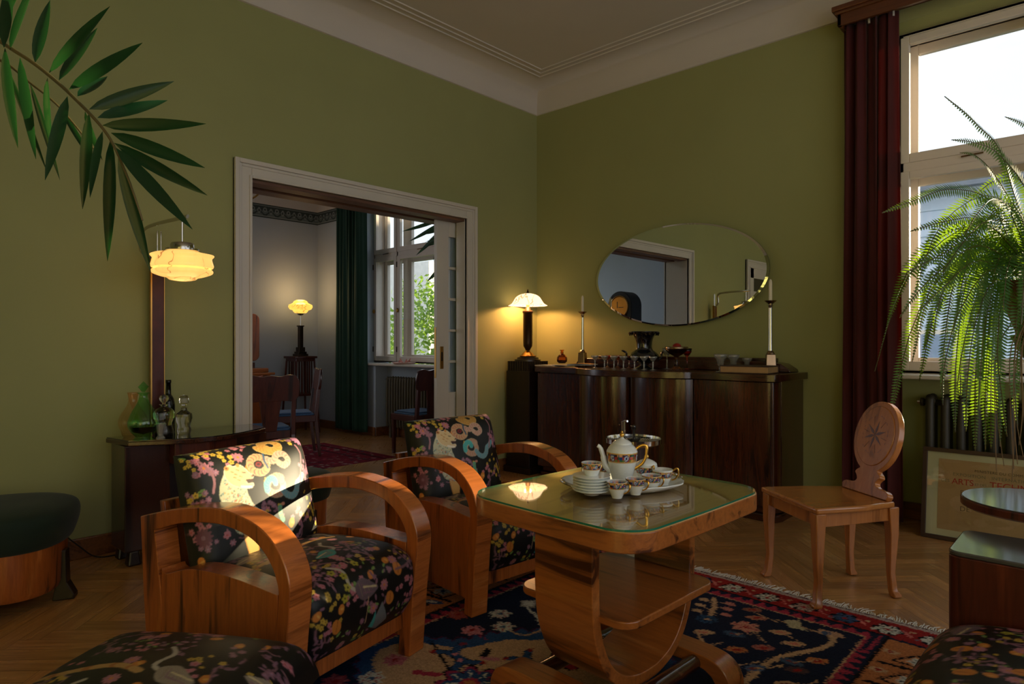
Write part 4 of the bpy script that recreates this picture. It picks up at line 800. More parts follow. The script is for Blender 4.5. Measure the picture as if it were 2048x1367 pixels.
    b_ = MB(); b_.lathe(dense([(0, 0), (.024, 0), (.027, .008), (.038, .035), (.043, .055), (.044, .068)], 7) + [(.042, .068), (.035, .03), (0, .01)], 72); o = b_.build('jug_body', 'china_band', r, smooth='all'); bandpaint(o, .036, .06)
    h_ = MB(); r.scale = (.82,) * 3; h_.tube(catmull([(.042, 0, .062), (.062, 0, .074), (.068, 0, .055), (.056, 0, .03), (.038, 0, .022)], 6), .0035, 8); h_.build('handle', 'gold', r, smooth=True)
tea_set()

# ------------------------------------------------------------------ sideboard
SH = 1.0
def sideboard():
    r = thing('sideboard', 'long dark burl walnut sideboard with a bowed centre under the oval mirror', 'sideboard')
    x0, x1 = .42, 2.60
    fl = [(x0, -.47), (.93, -.49)]; bow = [(.93 + .0, -.55)] + [(.93 + (2.0 - .93) * t, -.56 - .13 * math.sin(PI * t) - .025 * abs(math.sin(2 * PI * t))) for t in np.linspace(.02, .98, 25)] + [(2.0, -.55)]
    fr = [(2.0, -.56), (2.55, -.585), (2.59, -.565), (x1, -.53)]
    def top(o): return [(x0 - o, -.0 - .015), (x0 - o, -.47 - o + .02), (x0 - o + .02, -.47 - o)] + [(.93, -.49 - o)] + [(a, b - o) for a, b in bow] + [(2.0, -.56 - o), (2.55, -.585 - o), (2.59 + o * .7, -.565 - o * .7), (x1 + o, -.53), (x1 + o, -.015)]
    b_ = MB(); b_.prism(top(.03), SH - .05, SH, 'Z'); b_.build('top', 'dark_h', r, smooth=True, bevel=.016, seg=3)
    b_ = MB(); b_.bx(x0, x1, -.44, -.02, .09, SH - .05); b_.build('cabinet_body', 'dark_v', r, bevel=.003)
    b_ = MB(); b_.bx(x0, .91, -.475, -.44, .1, SH - .06); b_.build('door', 'dark_burl', r, bevel=.004)
    for (xa, xb) in ((.935, 1.43), (1.44, 1.99)):   # two convex centre doors
        pts = [(xa, -.44)] + [(xa + (xb - xa) * t, -.50 - (.10 if xa > 1.2 else .12) * math.sin(PI * t) ** .7 - .03) for t in np.linspace(0, 1, 22)] + [(xb, -.44)]
        b_ = MB(); b_.prism(pts, .1, SH - .055, 'Z'); d = b_.build('door', 'dark_burl', r, smooth=True, bevel=.003)
        kx = xb - .05 if xa < 1.2 else xa + .05; k_ = MB(); k_.lathe([(0, 0), (.007, .003), (.011, .012), (.007, .02), (0, .023)], 14, M=Matrix.Translation((kx, -.572, .56)) @ Matrix.Rotation(PI / 2, 4, 'X')); k_.build('knob', 'tarnish', d, smooth=True)
    pts = [(2.0, -.44), (2.0, -.545), (2.55, -.57), (2.585, -.55), (2.595, -.52), (2.595, -.44)]; b_ = MB(); b_.prism(pts, .1, SH - .055, 'Z'); d = b_.build('door', 'dark_burl', r, smooth=True, bevel=.003)
    b_ = MB(); b_.tube([(2.585, -.565, .1), (2.585, -.565, SH - .055)], .012, 10); b_.build('corner_bead', 'dark_v', r, smooth=True)
    b_ = MB(); b_.prism([(x0 + .02, -.02), (x0 + .02, -.46), (.95, -.50), (1.2, -.6), (1.75, -.6), (2.05, -.56), (2.6, -.58), (2.63, -.5), (2.63, -.02)], 0, .05, 'Z'); b_.prism([(x0 + .03, -.02), (x0 + .03, -.44), (.95, -.48), (1.2, -.57), (1.75, -.57), (2.05, -.53), (2.58, -.55), (2.61, -.48), (2.61, -.02)], .05, .1, 'Z'); b_.build('plinth', 'dark_h', r, smooth=True, bevel=.008)
    # raised ledge along the wall with rounded ends
    pts = [(.62, SH), (.66, SH + .05), (.74, SH + .075), (2.4, SH + .075), (2.5, SH + .06), (2.56, SH + .02), (2.57, SH)]
    b_ = MB(); b_.prism(pts, -.19, -.02, 'Y'); b_.bx(.86, 2.42, -.15, -.02, SH + .07, SH + .1); b_.build('ledge', 'dark_h', r, smooth=True, bevel=.006)
sideboard()
SB = SH + .0008
def on_sb(u, v, y): p = aty(u, v, y); return (p.x, y, SB)
# oval mirror, its tilt chosen as it hangs
MC = Vector((1.556, -.03, 1.782))
def mirror():
    r = thing('wall_mirror', 'large oval mirror without a frame on the green wall above the sideboard', 'mirror', MC); r.rotation_euler = (0, 0, math.radians(MIR_A)) ; a_, b2 = .81, .427; n = 128
    e = lambda q, y: [(a_ * q * math.cos(2 * PI * k / n), y, b2 * q * math.sin(2 * PI * k / n)) for k in range(n)]
    R1, R2, R3, R4 = e(1, 0), e(1, -.006), e(.972, -.0085), e(.972, -.0085)
    m_ = MB(); m_.add(R3, [tuple(range(n))]); o = m_.build('mirror_glass', 'mirror', r)
    m_ = MB(); m_.add(R2 + R3, [(k, (k + 1) % n, n + (k + 1) % n, n + k) for k in range(n)]); m_.build('bevelled_edge', 'mirror', r, smooth='all')
    m_ = MB(); m_.add(R1 + R2, [tuple(range(n))[::-1]] + [(k, (k + 1) % n, n + (k + 1) % n, n + k) for k in range(n)]); m_.build('backing', 'black', r)
    for x in (-.5, .5): m_ = MB(); m_.bx(x - .02, x + .02, .0, .03, -.02, .02); m_.build('bracket', 'black', r)
MIR_A = -1.0
mirror()
def candlestick(label, loc, rz):
    r = thing('candlestick', label, 'candlestick', loc, rz, 'candlesticks on the sideboard'); b_ = MB()
    b_.box((0, 0, .008), (.075, .075, .016)); b_.box((0, 0, .07), (.068, .068, .11), top=(.86, .86)); b_.lathe([(.029, .125), (.024, .138), (.016, .15)], 8); b_.build('base', 'tarnish', r, bevel=.004)
    b_ = MB(); b_.lathe([(.014, .148), (.0125, .2), (.0115, .44), (.013, .452), (.019, .458), (.012, .466)], 12); b_.build('shaft', 'silver', r, smooth=True)
    b_ = MB(); b_.lathe([(.01, .464), (.016, .47), (.038, .488), (.04, .492), (.03, .49), (.012, .485), (0, .485)], 24); b_.build('drip_pan', 'tarnish', r, smooth=True)
    b_ = MB(); b_.lathe([(.0115, .484), (.011, .62), (.007, .634), (0, .64)], 16); b_.build('candle', 'candle', r, smooth=True); return r
c1 = candlestick('silver candlestick with white candle left of the mirror', on_sb(1165, 720, -.24), .2)
c2 = dup(c1, on_sb(1541, 720, -.28), .5, 'silver candlestick with white candle right of the mirror, behind the book'); c2.scale = (1.05, 1.05, 1.05)
def coupe(label, loc, group='champagne coupes on the sideboard', s=1.0, gm='crystal'):
    r = thing('champagne_glass', label, 'glass', loc, 0, group); b_ = MB(); b_.lathe([(0, 0), (.03, .001), (.031, .003), (.012, .006), (.006, .014), (.007, .05), (.009, .056), (.007, .062), (.022, .070), (.038, .086), (.041, .098), (.0395, .098), (.036, .088), (.02, .074), (0, .070)], 24)
    o = b_.build('glass_body', gm, r, smooth='all'); r.scale = (s,) * 3
    q = MB(); q.lathe([(.0405, .086), (.0425, .088), (.0425, .096), (.0405, .098)], 24, lobes=12, amp=.02); q.build('cut_band', gm, r, smooth='all'); r.scale = (.76, .76, 1.08); return r
g0 = coupe('cut crystal champagne coupe, first from the left in the front row', on_sb(1190, 751, -.50))
ords = ['second', 'third', 'fourth', 'fifth', 'sixth', 'last']
for i, u in enumerate((1209, 1228, 1247, 1269, 1288, 1306)): dup(g0, on_sb(u, 751, -.50 - .04 * math.sin(i * .5)), 0, 'cut crystal champagne coupe, %s from the left in the front row' % ords[i] if i < 5 else 'cut crystal champagne coupe at the right end of the front row')
for i, (u, y, l) in enumerate(((1215, -.3, 'left of the three behind the front row'), (1236, -.27, 'middle of the three behind the front row'), (1258, -.29, 'right of the three behind the front row, beside the black urn'))):
    coupe('amber-tinted coupe, ' + l, on_sb(u, 735, y), 'amber coupes on the sideboard', gm='amber_thin')
def urn():
    r = thing('urn', 'black glazed urn with two handles and a ragged flared rim', 'urn', on_sb(1288, 720, -.33)); b_ = MB()
    b_.lathe(catmull([(0, 0), (.06, 0), (.062, .008), (.035, .018), (.03, .03), (.06, .045), (.093, .07), (.098, .09), (.08, .112), (.058, .13), (.054, .16), (.06, .2), (.078, .232), (.096, .242), (.098, .25), (.08, .25), (.06, .235), (.045, .2)], 4) + [(0, .19)], 40); b_.build('urn_body', 'black_ceramic', r, smooth='all'); r.scale = (1.22,) * 3
    for k in range(22):
        a = 2 * PI * k / 22; q = MB()
    q = MB()
    for k in range(22): a = 2 * PI * k / 22; q.lathe([(0, -.018), (.006, -.006), (.011, .004), (0, .01)], 8, M=Matrix.Translation((.095 * math.cos(a), .095 * math.sin(a), .238)))
    q.build('rim_leaves', 'black_ceramic', r, smooth=True)
    for s in (-1, 1): h_ = MB(); h_.tube(catmull([(s * .09, 0, .06), (s * .115, 0, .075), (s * .118, 0, .105), (s * .135, 0, .118), (s * .15, 0, .122)], 5), [.007] * 18 + [.004] * 3, 8, M=Matrix.Rotation(.7, 4, 'Z')); h_.build('handle', 'black_ceramic', r, smooth=True)
urn()
def footed_bowl():
    p = on_sb(1353, 735, -.42); r = thing('footed_bowl', 'bronze coloured footed glass bowl holding a red ball', 'bowl', p); b_ = MB()
    b_.lathe([(0, 0), (.05, 0), (.052, .006), (.03, .02), (.014, .05), (.02, .062), (.012, .075), (.013, .1), (.022, .11), (.05, .125), (.078, .15), (.086, .178), (.084, .18), (.076, .155), (.048, .132), (0, .122)], 40); b_.build('bowl_body', 'bronze_glass', r, smooth='all')
    q = MB(); q.lathe([(.084, .16), (.088, .163), (.088, .18), (.085, .183)], 40, lobes=16, amp=.015); q.build('cut_rim', 'tarnish', r, smooth='all')
    b = thing('red_ball', 'glossy dark red ball lying in the footed bowl', 'ball', (p[0] + .003, p[1], SB + .139)); m_ = MB(); m_.lathe([(max(0, .036 * math.sin(a)), .036 - .036 * math.cos(a)) for a in np.linspace(0, PI, 16)], 28); m_.build('ball', 'red_ball', b, smooth='all')
footed_bowl()
def wine(label, loc, gm, grp, s=1.0, prof=None):
    r = thing('wine_glass', label, 'glass', loc, 0, grp); b_ = MB(); b_.lathe(prof or [(0, 0), (.028, .001), (.028, .003), (.005, .007), (.004, .08), (.012, .088), (.028, .112), (.031, .135), (.030, .135), (.026, .113), (.01, .092), (0, .09)], 24)
    b_.build('glass_body', gm, r, smooth='all'); r.scale = (s,) * 3; return r
wine('clear long-stemmed glass left of the footed bowl', on_sb(1334, 735, -.27), 'crystal', 'stemmed glasses', 1.25); wine('orange-red long-stemmed glass right of the footed bowl', on_sb(1374, 735, -.27), 'red_glass', 'stemmed glasses', 1.25)
cutp = [(0, 0), (.034, .002), (.034, .005), (.01, .010), (.011, .04), (.02, .05), (.026, .085), (.042, .105), (.046, .125), (.044, .125), (.038, .108), (.02, .088), (.014, .06), (0, .055)]
wine('cut crystal goblet in front, left of the two behind it', on_sb(1441, 745, -.48), 'crystal', 'cut crystal goblets', 1.05, cutp); wine('cut crystal goblet in the middle, behind the book', on_sb(1467, 745, -.28), 'crystal', 'cut crystal goblets', 1.0, cutp); wine('cut crystal goblet set back at the right, behind the book', on_sb(1494, 745, -.22), 'crystal', 'cut crystal goblets', .8, cutp)
def book():
    r = thing('book', 'thick old book with tan page edges lying on the sideboard', 'book', (2.385, -.475, SB), math.radians(4)); b_ = MB(); b_.bx(-.165, .165, -.11, .11, .006, .048); b_.build('pages', 'book_paper', r, bevel=.003)
    b_ = MB(); b_.bx(-.17, .17, -.115, .115, 0, .006); b_.bx(-.17, .17, -.115, .115, .048, .054); b_.bx(-.17, .17, .11, .118, 0, .054); b_.build('cover', 'book_cover', r, bevel=.002)
book()
def mags():
    for i, (u, dx, an, l) in enumerate(((1100, 0, .1, 'pale magazine at the left, lowest in the pile'), (1135, 0, -.25, 'glossy magazine in the middle of the pile'), (1165, 0, .3, 'magazine with orange cover at the right of the pile'))):
        p = on_sb(u, 735, -.36); r = thing('magazine', l, 'magazine', (p[0], p[1], SB + i * .0085), an, 'magazines on the sideboard'); b_ = MB(); b_.bx(-.11, .11, -.09, .09, 0, .008); b_.build('pages', 'magazine', r, bevel=.002)
        b_ = MB(); b_.grid(lambda a, b: (-.108 + .216 * a, -.088 + .176 * b, .0082 + .006 * a * (1 - a) * 4 * (i == 2)), 8, 3); b_.build('cover', 'book_paper' if i == 2 else 'magazine', r)
mags()
def amber():
    p = on_sb(1124, 728, -.34); r = thing('decanter', 'small round amber glass decanter with flat stopper on the magazines', 'decanter', (p[0], p[1], SB + .0265)); b_ = MB()
    b_.lathe([(0, 0), (.034, 0), (.044, .012), (.048, .035), (.045, .055), (.03, .075), (.015, .085), (.013, .1), (.019, .104), (0, .104)], 10); b_.build('bottle', 'amber_glass', r, bevel=.002)
    b_ = MB(); b_.lathe([(0, .004), (.032, .004), (.041, .014), (.044, .03), (0, .03)], 16); b_.build('liquor', 'liquid_dark', r); b_ = MB(); b_.lathe([(.01, .104), (.012, .112), (.02, .115), (.02, .122), (0, .123)], 8); b_.build('stopper', 'amber_glass', r)
amber()
# pedestal with the table lamp in the corner
def plant_stand():
    r = thing('lamp_pedestal', 'tall dark fluted pedestal in the corner carrying a lit lamp', 'pedestal', (.19, -.35, 0)); b_ = MB(); b_.box((0, 0, .03), (.33, .33, .06)); b_.box((0, 0, .5), (.29, .29, .9)); b_.build('column', 'black_wood', r, bevel=.006)
    b_ = MB(); b_.box((0, 0, .995), (.27, .27, .09))
    for k in range(9):
        for s in (-1, 1): b_.box((-.12 + k * .03, s * .136, .995), (.014, .012, .088)); b_.box((s * .136, -.12 + k * .03, .995), (.012, .014, .088))
    b_.build('fluted_cap', 'black_wood', r)
    b_ = MB(); b_.lathe([(.125, 1.04), (.125, 1.055), (.105, 1.058), (.1, 1.075), (.075, 1.08), (0, 1.08)], 32); b_.build('step_top', 'black_wood', r, smooth=True)
plant_stand()
def dome_shade(b_, prof, lob, amp, n=80):
    b_.lathe(prof, n, lobes=lob, amp=amp)
def corner_lamp():
    r = thing('table_lamp', 'lit table lamp with scalloped alabaster glass shade on the corner pedestal', 'lamp', (.19, -.35, 1.0805)); b_ = MB()
    b_.lathe([(0, 0), (.075, 0), (.08, .008), (.06, .02), (.05, .035), (.032, .045), (.02, .06)], 32); b_.build('base', 'brass', r, smooth=True)
    b_ = MB(); b_.lathe([(.018, .058), (.03, .08), (.042, .1), (.044, .13), (.044, .41), (.05, .415), (.05, .435), (.025, .44), (.02, .47), (0, .47)], 24, lobes=12, amp=.03); b_.build('column', 'dark_bronze', r, smooth='all')
    b_ = MB(); b_.lathe(catmull([(.03, .60), (.075, .588), (.11, .565), (.13, .535), (.15, .505), (.178, .487), (.182, .482), (.172, .486), (.145, .502), (.122, .532), (.1, .56), (.03, .592)], 3), 80, lobes=10, amp=.025); b_.build('lamp_shade', 'marbled_shade', r, smooth='all')
    b_ = MB(); b_.tube([(0, 0, .46), (0, 0, .625)], .005, 8); b_.lathe([(0, .60), (.02, .602), (.012, .61), (.006, .625), (.009, .632), (0, .64)], 16); b_.build('finial', 'dark_bronze', r, smooth=True)
    b_ = MB(); b_.lathe([(0, .47), (.014, .475), (.022, .505), (.016, .53), (0, .54)], 16); b_.build('bulb', 'alabaster', r, smooth='all')
    point((.19, -.35, 1.0805 + .53), 16, (1, .5, .2), .035)
def point(loc, W_, c, rad):
    l = bpy.data.lights.new('lamp_light', 'POINT'); l.energy = W_; l.color = c; l.shadow_soft_size = rad; o = bpy.data.objects.new('lamp_light', l); COL.objects.link(o); o.location = loc
corner_lamp()
# ------------------------------------------------------------------ silver stand behind the tea table
def silver_stand():
    r = thing('smoking_stand', 'silver pedestal stand with round perforated tray behind the tea table', 'stand', (2.31, -1.85, 0.0049)); b_ = MB()
    b_.lathe(catmull([(.135, 0), (.137, .008), (.12, .018), (.085, .03), (.06, .055), (.035, .075), (.022, .09), (.03, .105), (.014, .12)], 4), 48, lobes=8, amp=.03); b_.build('base', 'silver', r, smooth='all')
    b_ = MB(); b_.lathe([(.014, .115), (.013, .3), (.02, .31), (.012, .32), (.012, .52), (.02, .53), (.012, .54), (.012, .645)], 16); b_.build('stem', 'silver', r, smooth=True)
    b_ = MB(); b_.lathe([(0, 0.645), (.14, 0.645), (.155, 0.655), (.156, 0.68), (.152, 0.68), (.15, 0.658), (.13, 0.651), (0, 0.651)], 48)
    for k in range(64): a = 2 * PI * k / 64; b_.tube([(.128 * math.cos(a), .128 * math.sin(a), 0.652), (.15 * math.cos(a), .15 * math.sin(a), 0.66)], .0022, 4)
    b_.build('tray', 'silver', r, smooth=True)
    q = MB(); q.tube([(-.10, .06, 0.65), (-.10, .06, 0.76)], .006, 8); q.tube([(-.10, .06, 0.76), (-.07, .045, 0.763)], .006, 8); q.tube([(-.125, .075, 0.65), (-.125, .075, 0.755), (-.09, .06, 0.76)], .004, 6); q.build('handle_post', 'silver', r, smooth=True)
    q = MB(); q.lathe([(0, 0.65), (.03, 0.655), (.04, 0.67), (.0, 0.675)], 20, c=(-.03, .05, 0)); q.lathe([(.008, 0.67), (.006, 0.71), (.014, 0.725), (.012, 0.74), (0, 0.746)], 16, c=(-.03, .05, 0)); q.build('lighter', 'black_ceramic', r, smooth=True)
silver_stand()
# ------------------------------------------------------------------ maple chair with a star back
def star_chair():
    FT = [(3.313, -1.793), (2.998, -1.631), (3.488, -1.444), (3.261, -1.308)]   # near-left, far-left ... as the feet stand
    fc = Vector((3.13, -1.70, 0)); bc = Vector((3.375, -1.38, 0)); c = (fc + bc) / 2; d = (fc - bc).normalized(); rz = math.atan2(d.y, d.x)
    r = thing('side_chair', 'honey maple side chair with an oval star-carved back near the window', 'chair', (c.x, c.y, .0045), rz); hw, hb, dp = .20, .145, .21
    seat = [(dp + .03, -hw - .02), (dp + .035, 0), (dp + .03, hw + .02), (-dp + .0, hb + .04), (-dp - .02, 0), (-dp, -hb - .04)]
    b_ = MB(); b_.prism(catmull([(dp + .03, -hw - .035), (dp + .035, 0), (dp + .03, hw + .035)], 4) + catmull([(.0, hw + .02), (-dp - .0, hb + .03)], 3) + catmull([(-dp - .0, -hb - .03), (0, -hw - .02)], 3), .43, .458, 'Z'); b_.build('seat', 'maple_h', r, smooth=True, bevel=.009, seg=3)
    b_ = MB(); b_.bx(dp - .01, dp + .012, -hw, hw, .37, .43)
    for s in (-1, 1): b_.prism([(dp, s * hw + .011), (dp, s * hw - .011), (-dp, s * hb - .011), (-dp, s * hb + .011)][::s], .365, .43, 'Z')
    b_.bx(-dp - .01, -dp + .012, -hb, hb, .37, .43); b_.build('apron', 'maple', r, bevel=.002)
    for (x, y, sx, sy) in ((dp, -hw, 1, -1), (dp, hw, 1, 1), (-dp, -hb, -1, -1), (-dp, hb, -1, 1)):
        b_ = MB(); zz = [.43, .3, .12, .03, .012, 0]; ww = [.026, .022, .015, .016, .021, .02]; off = [0, .004, .0, .008, .018, .018]; vs = []
        for z, w_, o_ in zip(zz, ww, off):
            for (a, b2) in ((-1, -1), (1, -1), (1, 1), (-1, 1)): vs.append((x + sx * o_ + a * w_, y + sy * o_ * .5 + b2 * w_, z))
        b_.add(vs, [(4 * i + k, 4 * i + (k + 1) % 4, 4 * i + 4 + (k + 1) % 4, 4 * i + 4 + k) for i in range(5) for k in range(4)] + [(3, 2, 1, 0), (20, 21, 22, 23)]); b_.build('leg', 'maple', r, smooth=True, bevel=.004)
    half = [(.155, .0), (.163, .022), (.14, .04), (.085, .046), (.066, .062), (.074, .08), (.088, .094), (.08, .108), (.062, .12)]
    def ov(a): return (.15 * math.sin(a), .29 + .18 * -math.cos(a))
    ell = [ov(a) for a in np.linspace(.42, 2 * PI - .42, 44)]
    R_ = catmull(half, 4); pts = [(a, z) for a, z in R_] + ell + [(-a, z) for a, z in R_[::-1]]
    M = Matrix.Translation((-dp + .02, 0, .457)) @ Matrix.Rotation(math.radians(-14), 4, 'Y')
    b_ = MB(); b_.prism(pts, -.016, .016, 'X', M); b = b_.build('backrest', 'maple', r, smooth=True, bevel=.007, seg=3)
    b_ = MB(); b_.prism([(.125 * math.sin(a), .293 - .152 * math.cos(a)) for a in np.linspace(0, 2 * PI, 48, endpoint=False)], .014, .021, 'X', M); b_.build('oval_panel', 'maple', b, smooth=True, bevel=.003)
    s_ = MB()
    for k in range(6):
        a = PI / 2 + k * PI / 3 - .2; ca, sa = math.cos(a), math.sin(a); L = .072; w_ = .0075
        s_.prism([(-.0, .298), (ca * L * .35 - sa * w_, .298 + sa * L * .35 + ca * w_), (ca * L, .298 + sa * L), (ca * L * .35 + sa * w_, .298 + sa * L * .35 - ca * w_)], .0205, .0218, 'X', M)
    s_.build('carved_star', 'star_wood', b)
    s_ = MB()
    for k in range(30):
        a = 2 * PI * k / 30
        if k % 5 in (0, 1, 3): s_.prism([(math.cos(a + q) * .085 * rr_, .298 + math.sin(a + q) * .1 * rr_) for q, rr_ in ((0, 1), (.12, 1), (.12, .97), (0, .97))], .0205, .0214, 'X', M)
    for k in range(6): a = PI / 2 + PI / 6 + k * PI / 3 - .2; s_.tube([M @ Vector((.021, math.cos(a) * .045, .298 + math.sin(a) * .05)), M @ Vector((.021, math.cos(a) * .083, .298 + math.sin(a) * .095))], .0012, 4)
    s_.build('carved_ring', 'line_wood', b)
star_chair()
# ------------------------------------------------------------------ curtains, pelmet
def drape(name, label, m, x0, x1, y, z0, z1, folds, amp, grp=None, flare=0.04):
    r = thing(name, label, 'curtain', ((x0 + x1) / 2, y, z0), 0, grp); w_ = x1 - x0; R = np.random.default_rng(int(abs(x0) * 100)); ph = R.uniform(0, .6, 8)
    nu, nv = 220, 60; U, V = np.meshgrid(np.linspace(0, 1, nu), np.linspace(0, 1, nv))
    a_ = amp * (.55 + .45 * (1 - V)); f = np.sin(2 * PI * folds * U + .5 * np.sin(3 * V + ph[0]) + 1.4 * np.sin(2 * PI * U * 1.3 + ph[1])) + .35 * np.sin(2 * PI * folds * 2.1 * U + V * 2 + ph[2])
    X = (U - .5) * w_ * (1 + flare * (1 - V)) + .02 * a_ / amp * np.cos(2 * PI * folds * U * 1) ; Yy = f * a_ * .75; P = np.stack([X, Yy, V * (z1 - z0)], -1).reshape(-1, 3)
    o = fast_mesh('cloth', P, grid_faces(nu, nv), m, r); md = o.modifiers.new('t', 'SOLIDIFY'); md.thickness = .004
    h_ = MB(); n = int(w_ / .07)
    for k in range(n + 1): h_.tube([(-w_ / 2 + .02 + k * (w_ - .04) / n, -.0, z1 - z0 - .03), (-w_ / 2 + .02 + k * (w_ - .04) / n, 0, z1 - z0 + .02)], .008, 8)
    h_.build('curtain_hooks', 'white_paint', r); return r
drape('curtain', 'dark red velvet curtain hanging left of the bright window', 'red_curtain', 2.895, 3.225, -.115, .03, 3.40, 5, .055, 'red velvet curtains')
drape('curtain', 'dark red velvet curtain at the far right end of the pelmet', 'red_curtain', 4.72, 5.05, -.115, .03, 3.40, 5, .055, 'red velvet curtains')
drape('curtain', 'deep green velvet curtain left of the dining room window', 'green_curtain', -3.52, -2.86, -.10, .05, 3.35, 8, .05)
r = thing('pelmet', 'brown wooden pelmet box above the red curtain', 'pelmet', (2.86, 0, 3.37))
b_ = MB(); b_.bx(.03, 2.22, -.215, -.19, .0, .105); b_.bx(.03, .055, -.215, -.001, .0, .105); b_.bx(2.195, 2.22, -.215, -.001, 0, .105); b_.bx(.03, 2.22, -.2, -.001, .09, .105); b_.build('box', 'pelmet_wood', r, bevel=.003)
b_ = MB(); b_.bx(.0, 2.25, -.245, -.001, .095, .13); b_.bx(.015, 2.235, -.232, -.001, .075, .097); b_.build('crown_moulding', 'pelmet_wood', r, bevel=.006)
# ------------------------------------------------------------------ radiators (one cast unit of many columns)
def radiator(label, x0, x1, y, z0, z1, n, m, grp):
    r = thing('radiator', label, 'radiator', (x0, y, z0), 0, grp); w_ = x1 - x0; H = z1 - z0; b_ = MB(); p = w_ / n
    for k in range(n):
        x = (k + .5) * p
        for yy in (-.05, .05): b_.tube(catmull([(x, yy * .6, .03), (x, yy, .08), (x, yy, H - .08), (x, yy * .6, H - .03)], 4), p * .3, 10)
        b_.tube([(x, -.05, H - .04), (x, .05, H - .04)], p * .34, 10); b_.tube([(x, -.05, .04), (x, .05, .04)], p * .34, 10)
    b_.build('radiator_columns', m, r, smooth='all'); q = MB(); q.tube([(0, 0, H - .05), (w_, 0, H - .05)], .02, 10); q.tube([(0, 0, .06), (w_, 0, .06)], .02, 10); q.tube([(-.02, 0, H - .05), (0, 0, H - .05)], .028, 10); q.build('connecting_pipe', m, r, smooth='all')
    q = MB(); q.tube([(-.035, -.02, H - .05), (-.02, -.02, H - .05)], .012, 8); q.build('valve', 'nickel', r, smooth=True)
    q = MB()
    for k in (1, n - 2): q.box(((k + .5) * p, 0, -.02 - (z0 - .04) / 2 + .0), (.03, .1, z0 + .03 - .0)) if False else q.bx((k + .5) * p - .015, (k + .5) * p + .015, -.05, .05, -z0, .05)
    q.build('radiator_feet', m, r)
radiator('dark green-brown column radiator under the bright window, behind the framed poster', 3.34, 4.62, .10, .12, .87, 15, 'radiator_dark', 'radiators')
radiator('tan column radiator under the dining room window', -2.6, -1.2, .10, .12, .79, 26, 'radiator_paint', 'radiators')
# ------------------------------------------------------------------ framed poster leaning in front of the radiator
def poster():
    w_, h_ = 1.02, .56; r = thing('framed_poster', 'framed exhibition poster in landscape leaning against the radiator', 'poster', (3.382 + w_ / 2, -.225, .001)); tilt = math.radians(-9)
    M = Matrix.Rotation(tilt, 4, 'X')
    b_ = MB()
    for q in ((-w_ / 2, w_ / 2, 0, .025), (-w_ / 2, w_ / 2, h_ - .025, h_), (-w_ / 2, -w_ / 2 + .025, .025, h_ - .025), (w_ / 2 - .025, w_ / 2, .025, h_ - .025)): b_.box(((q[0] + q[1]) / 2, 0, (q[2] + q[3]) / 2), (q[1] - q[0], .025, q[3] - q[2]), M)
    b_.build('frame', 'poster_frame', r, bevel=.002); b_ = MB(); b_.box((0, .004, h_ / 2), (w_ - .04, .008, h_ - .04), M); b_.build('mount', 'poster_mat', r)
    c = Canvas(w_ - .17, h_ - .13, .004, (178, 142, 92)); R = np.random.default_rng(2)
    for _ in range(60): c.ell(R.uniform(0, c.W), R.uniform(0, c.H), R.uniform(.02, .1), R.uniform(.01, .05), [(182, 146, 98), (172, 136, 86), (188, 150, 104)][int(R.integers(0, 3))])
    c.ell(c.W * .49, c.H * .42, .055, .055, (138, 98, 52)); c.ell(c.W * .49, c.H * .42, .045, .045, (150, 110, 62))
    nu, nv = 160, 80; U, V = np.meshgrid(np.linspace(0, 1, nu), np.linspace(0, 1, nv)); P = np.stack([(U - .5) * c.W, np.full_like(U, -.0015), .065 + V * c.H], -1).reshape(-1, 3); P = np.array([(M @ Vector(p))[:] for p in P])
    o = fast_mesh('paper', P, grid_faces(nu, nv), 'poster_paper', r, False); paint_mesh(o, c.sample(U * c.W * .999, V * c.H * .999).reshape(-1, 3))
    def txt(s, x, z, size, m, sp=1.0):
        cu = bpy.data.curves.new('poster_text', 'FONT'); cu.body = s; cu.size = size; cu.align_x = 'LEFT'; cu.space_character = sp; cu.extrude = .0002; ob = bpy.data.objects.new('tmp', cu); COL.objects.link(ob)
        bpy.context.view_layer.update(); dg = bpy.context.evaluated_depsgraph_get(); me = bpy.data.meshes.new_from_object(ob.evaluated_get(dg)); bpy.data.objects.remove(ob)
        me.transform(M @ Matrix.Translation((x, -.0025, z)) @ Matrix.Rotation(PI / 2, 4, 'X')); me.materials.clear(); me.materials.append(MATS[m]); t = bpy.data.objects.new('poster_text', me); COL.objects.link(t); t.parent = r
    L = -w_ / 2
    txt('MINISTERE DU COMMERCE', L + .27, .432, .022, 'ink_dark', 1.1); txt('EXPOSITION   INTERNATIONALE', L + .16, .398, .027, 'ink_grey', 1.1)
    txt('DES', L + .10, .355, .026, 'ink_grey'); txt('ARTS', L + .155, .348, .05, 'ink_red', .95); txt('ET DES', L + .272, .352, .021, 'ink_grey', .9); txt('TECHNIQUES', L + .345, .345, .058, 'ink_red', .97)
    txt('PARIS', L + .2, .29, .036, 'ink_dark', 1.1); txt('DE', L + .2, .19, .04, 'ink_dark', 1.1)
    g = MB(); g.box((0, -.006, h_ / 2), (w_ - .05, .0015, h_ - .05), M); g.build('poster_glass', 'poster_glass', r)
poster()
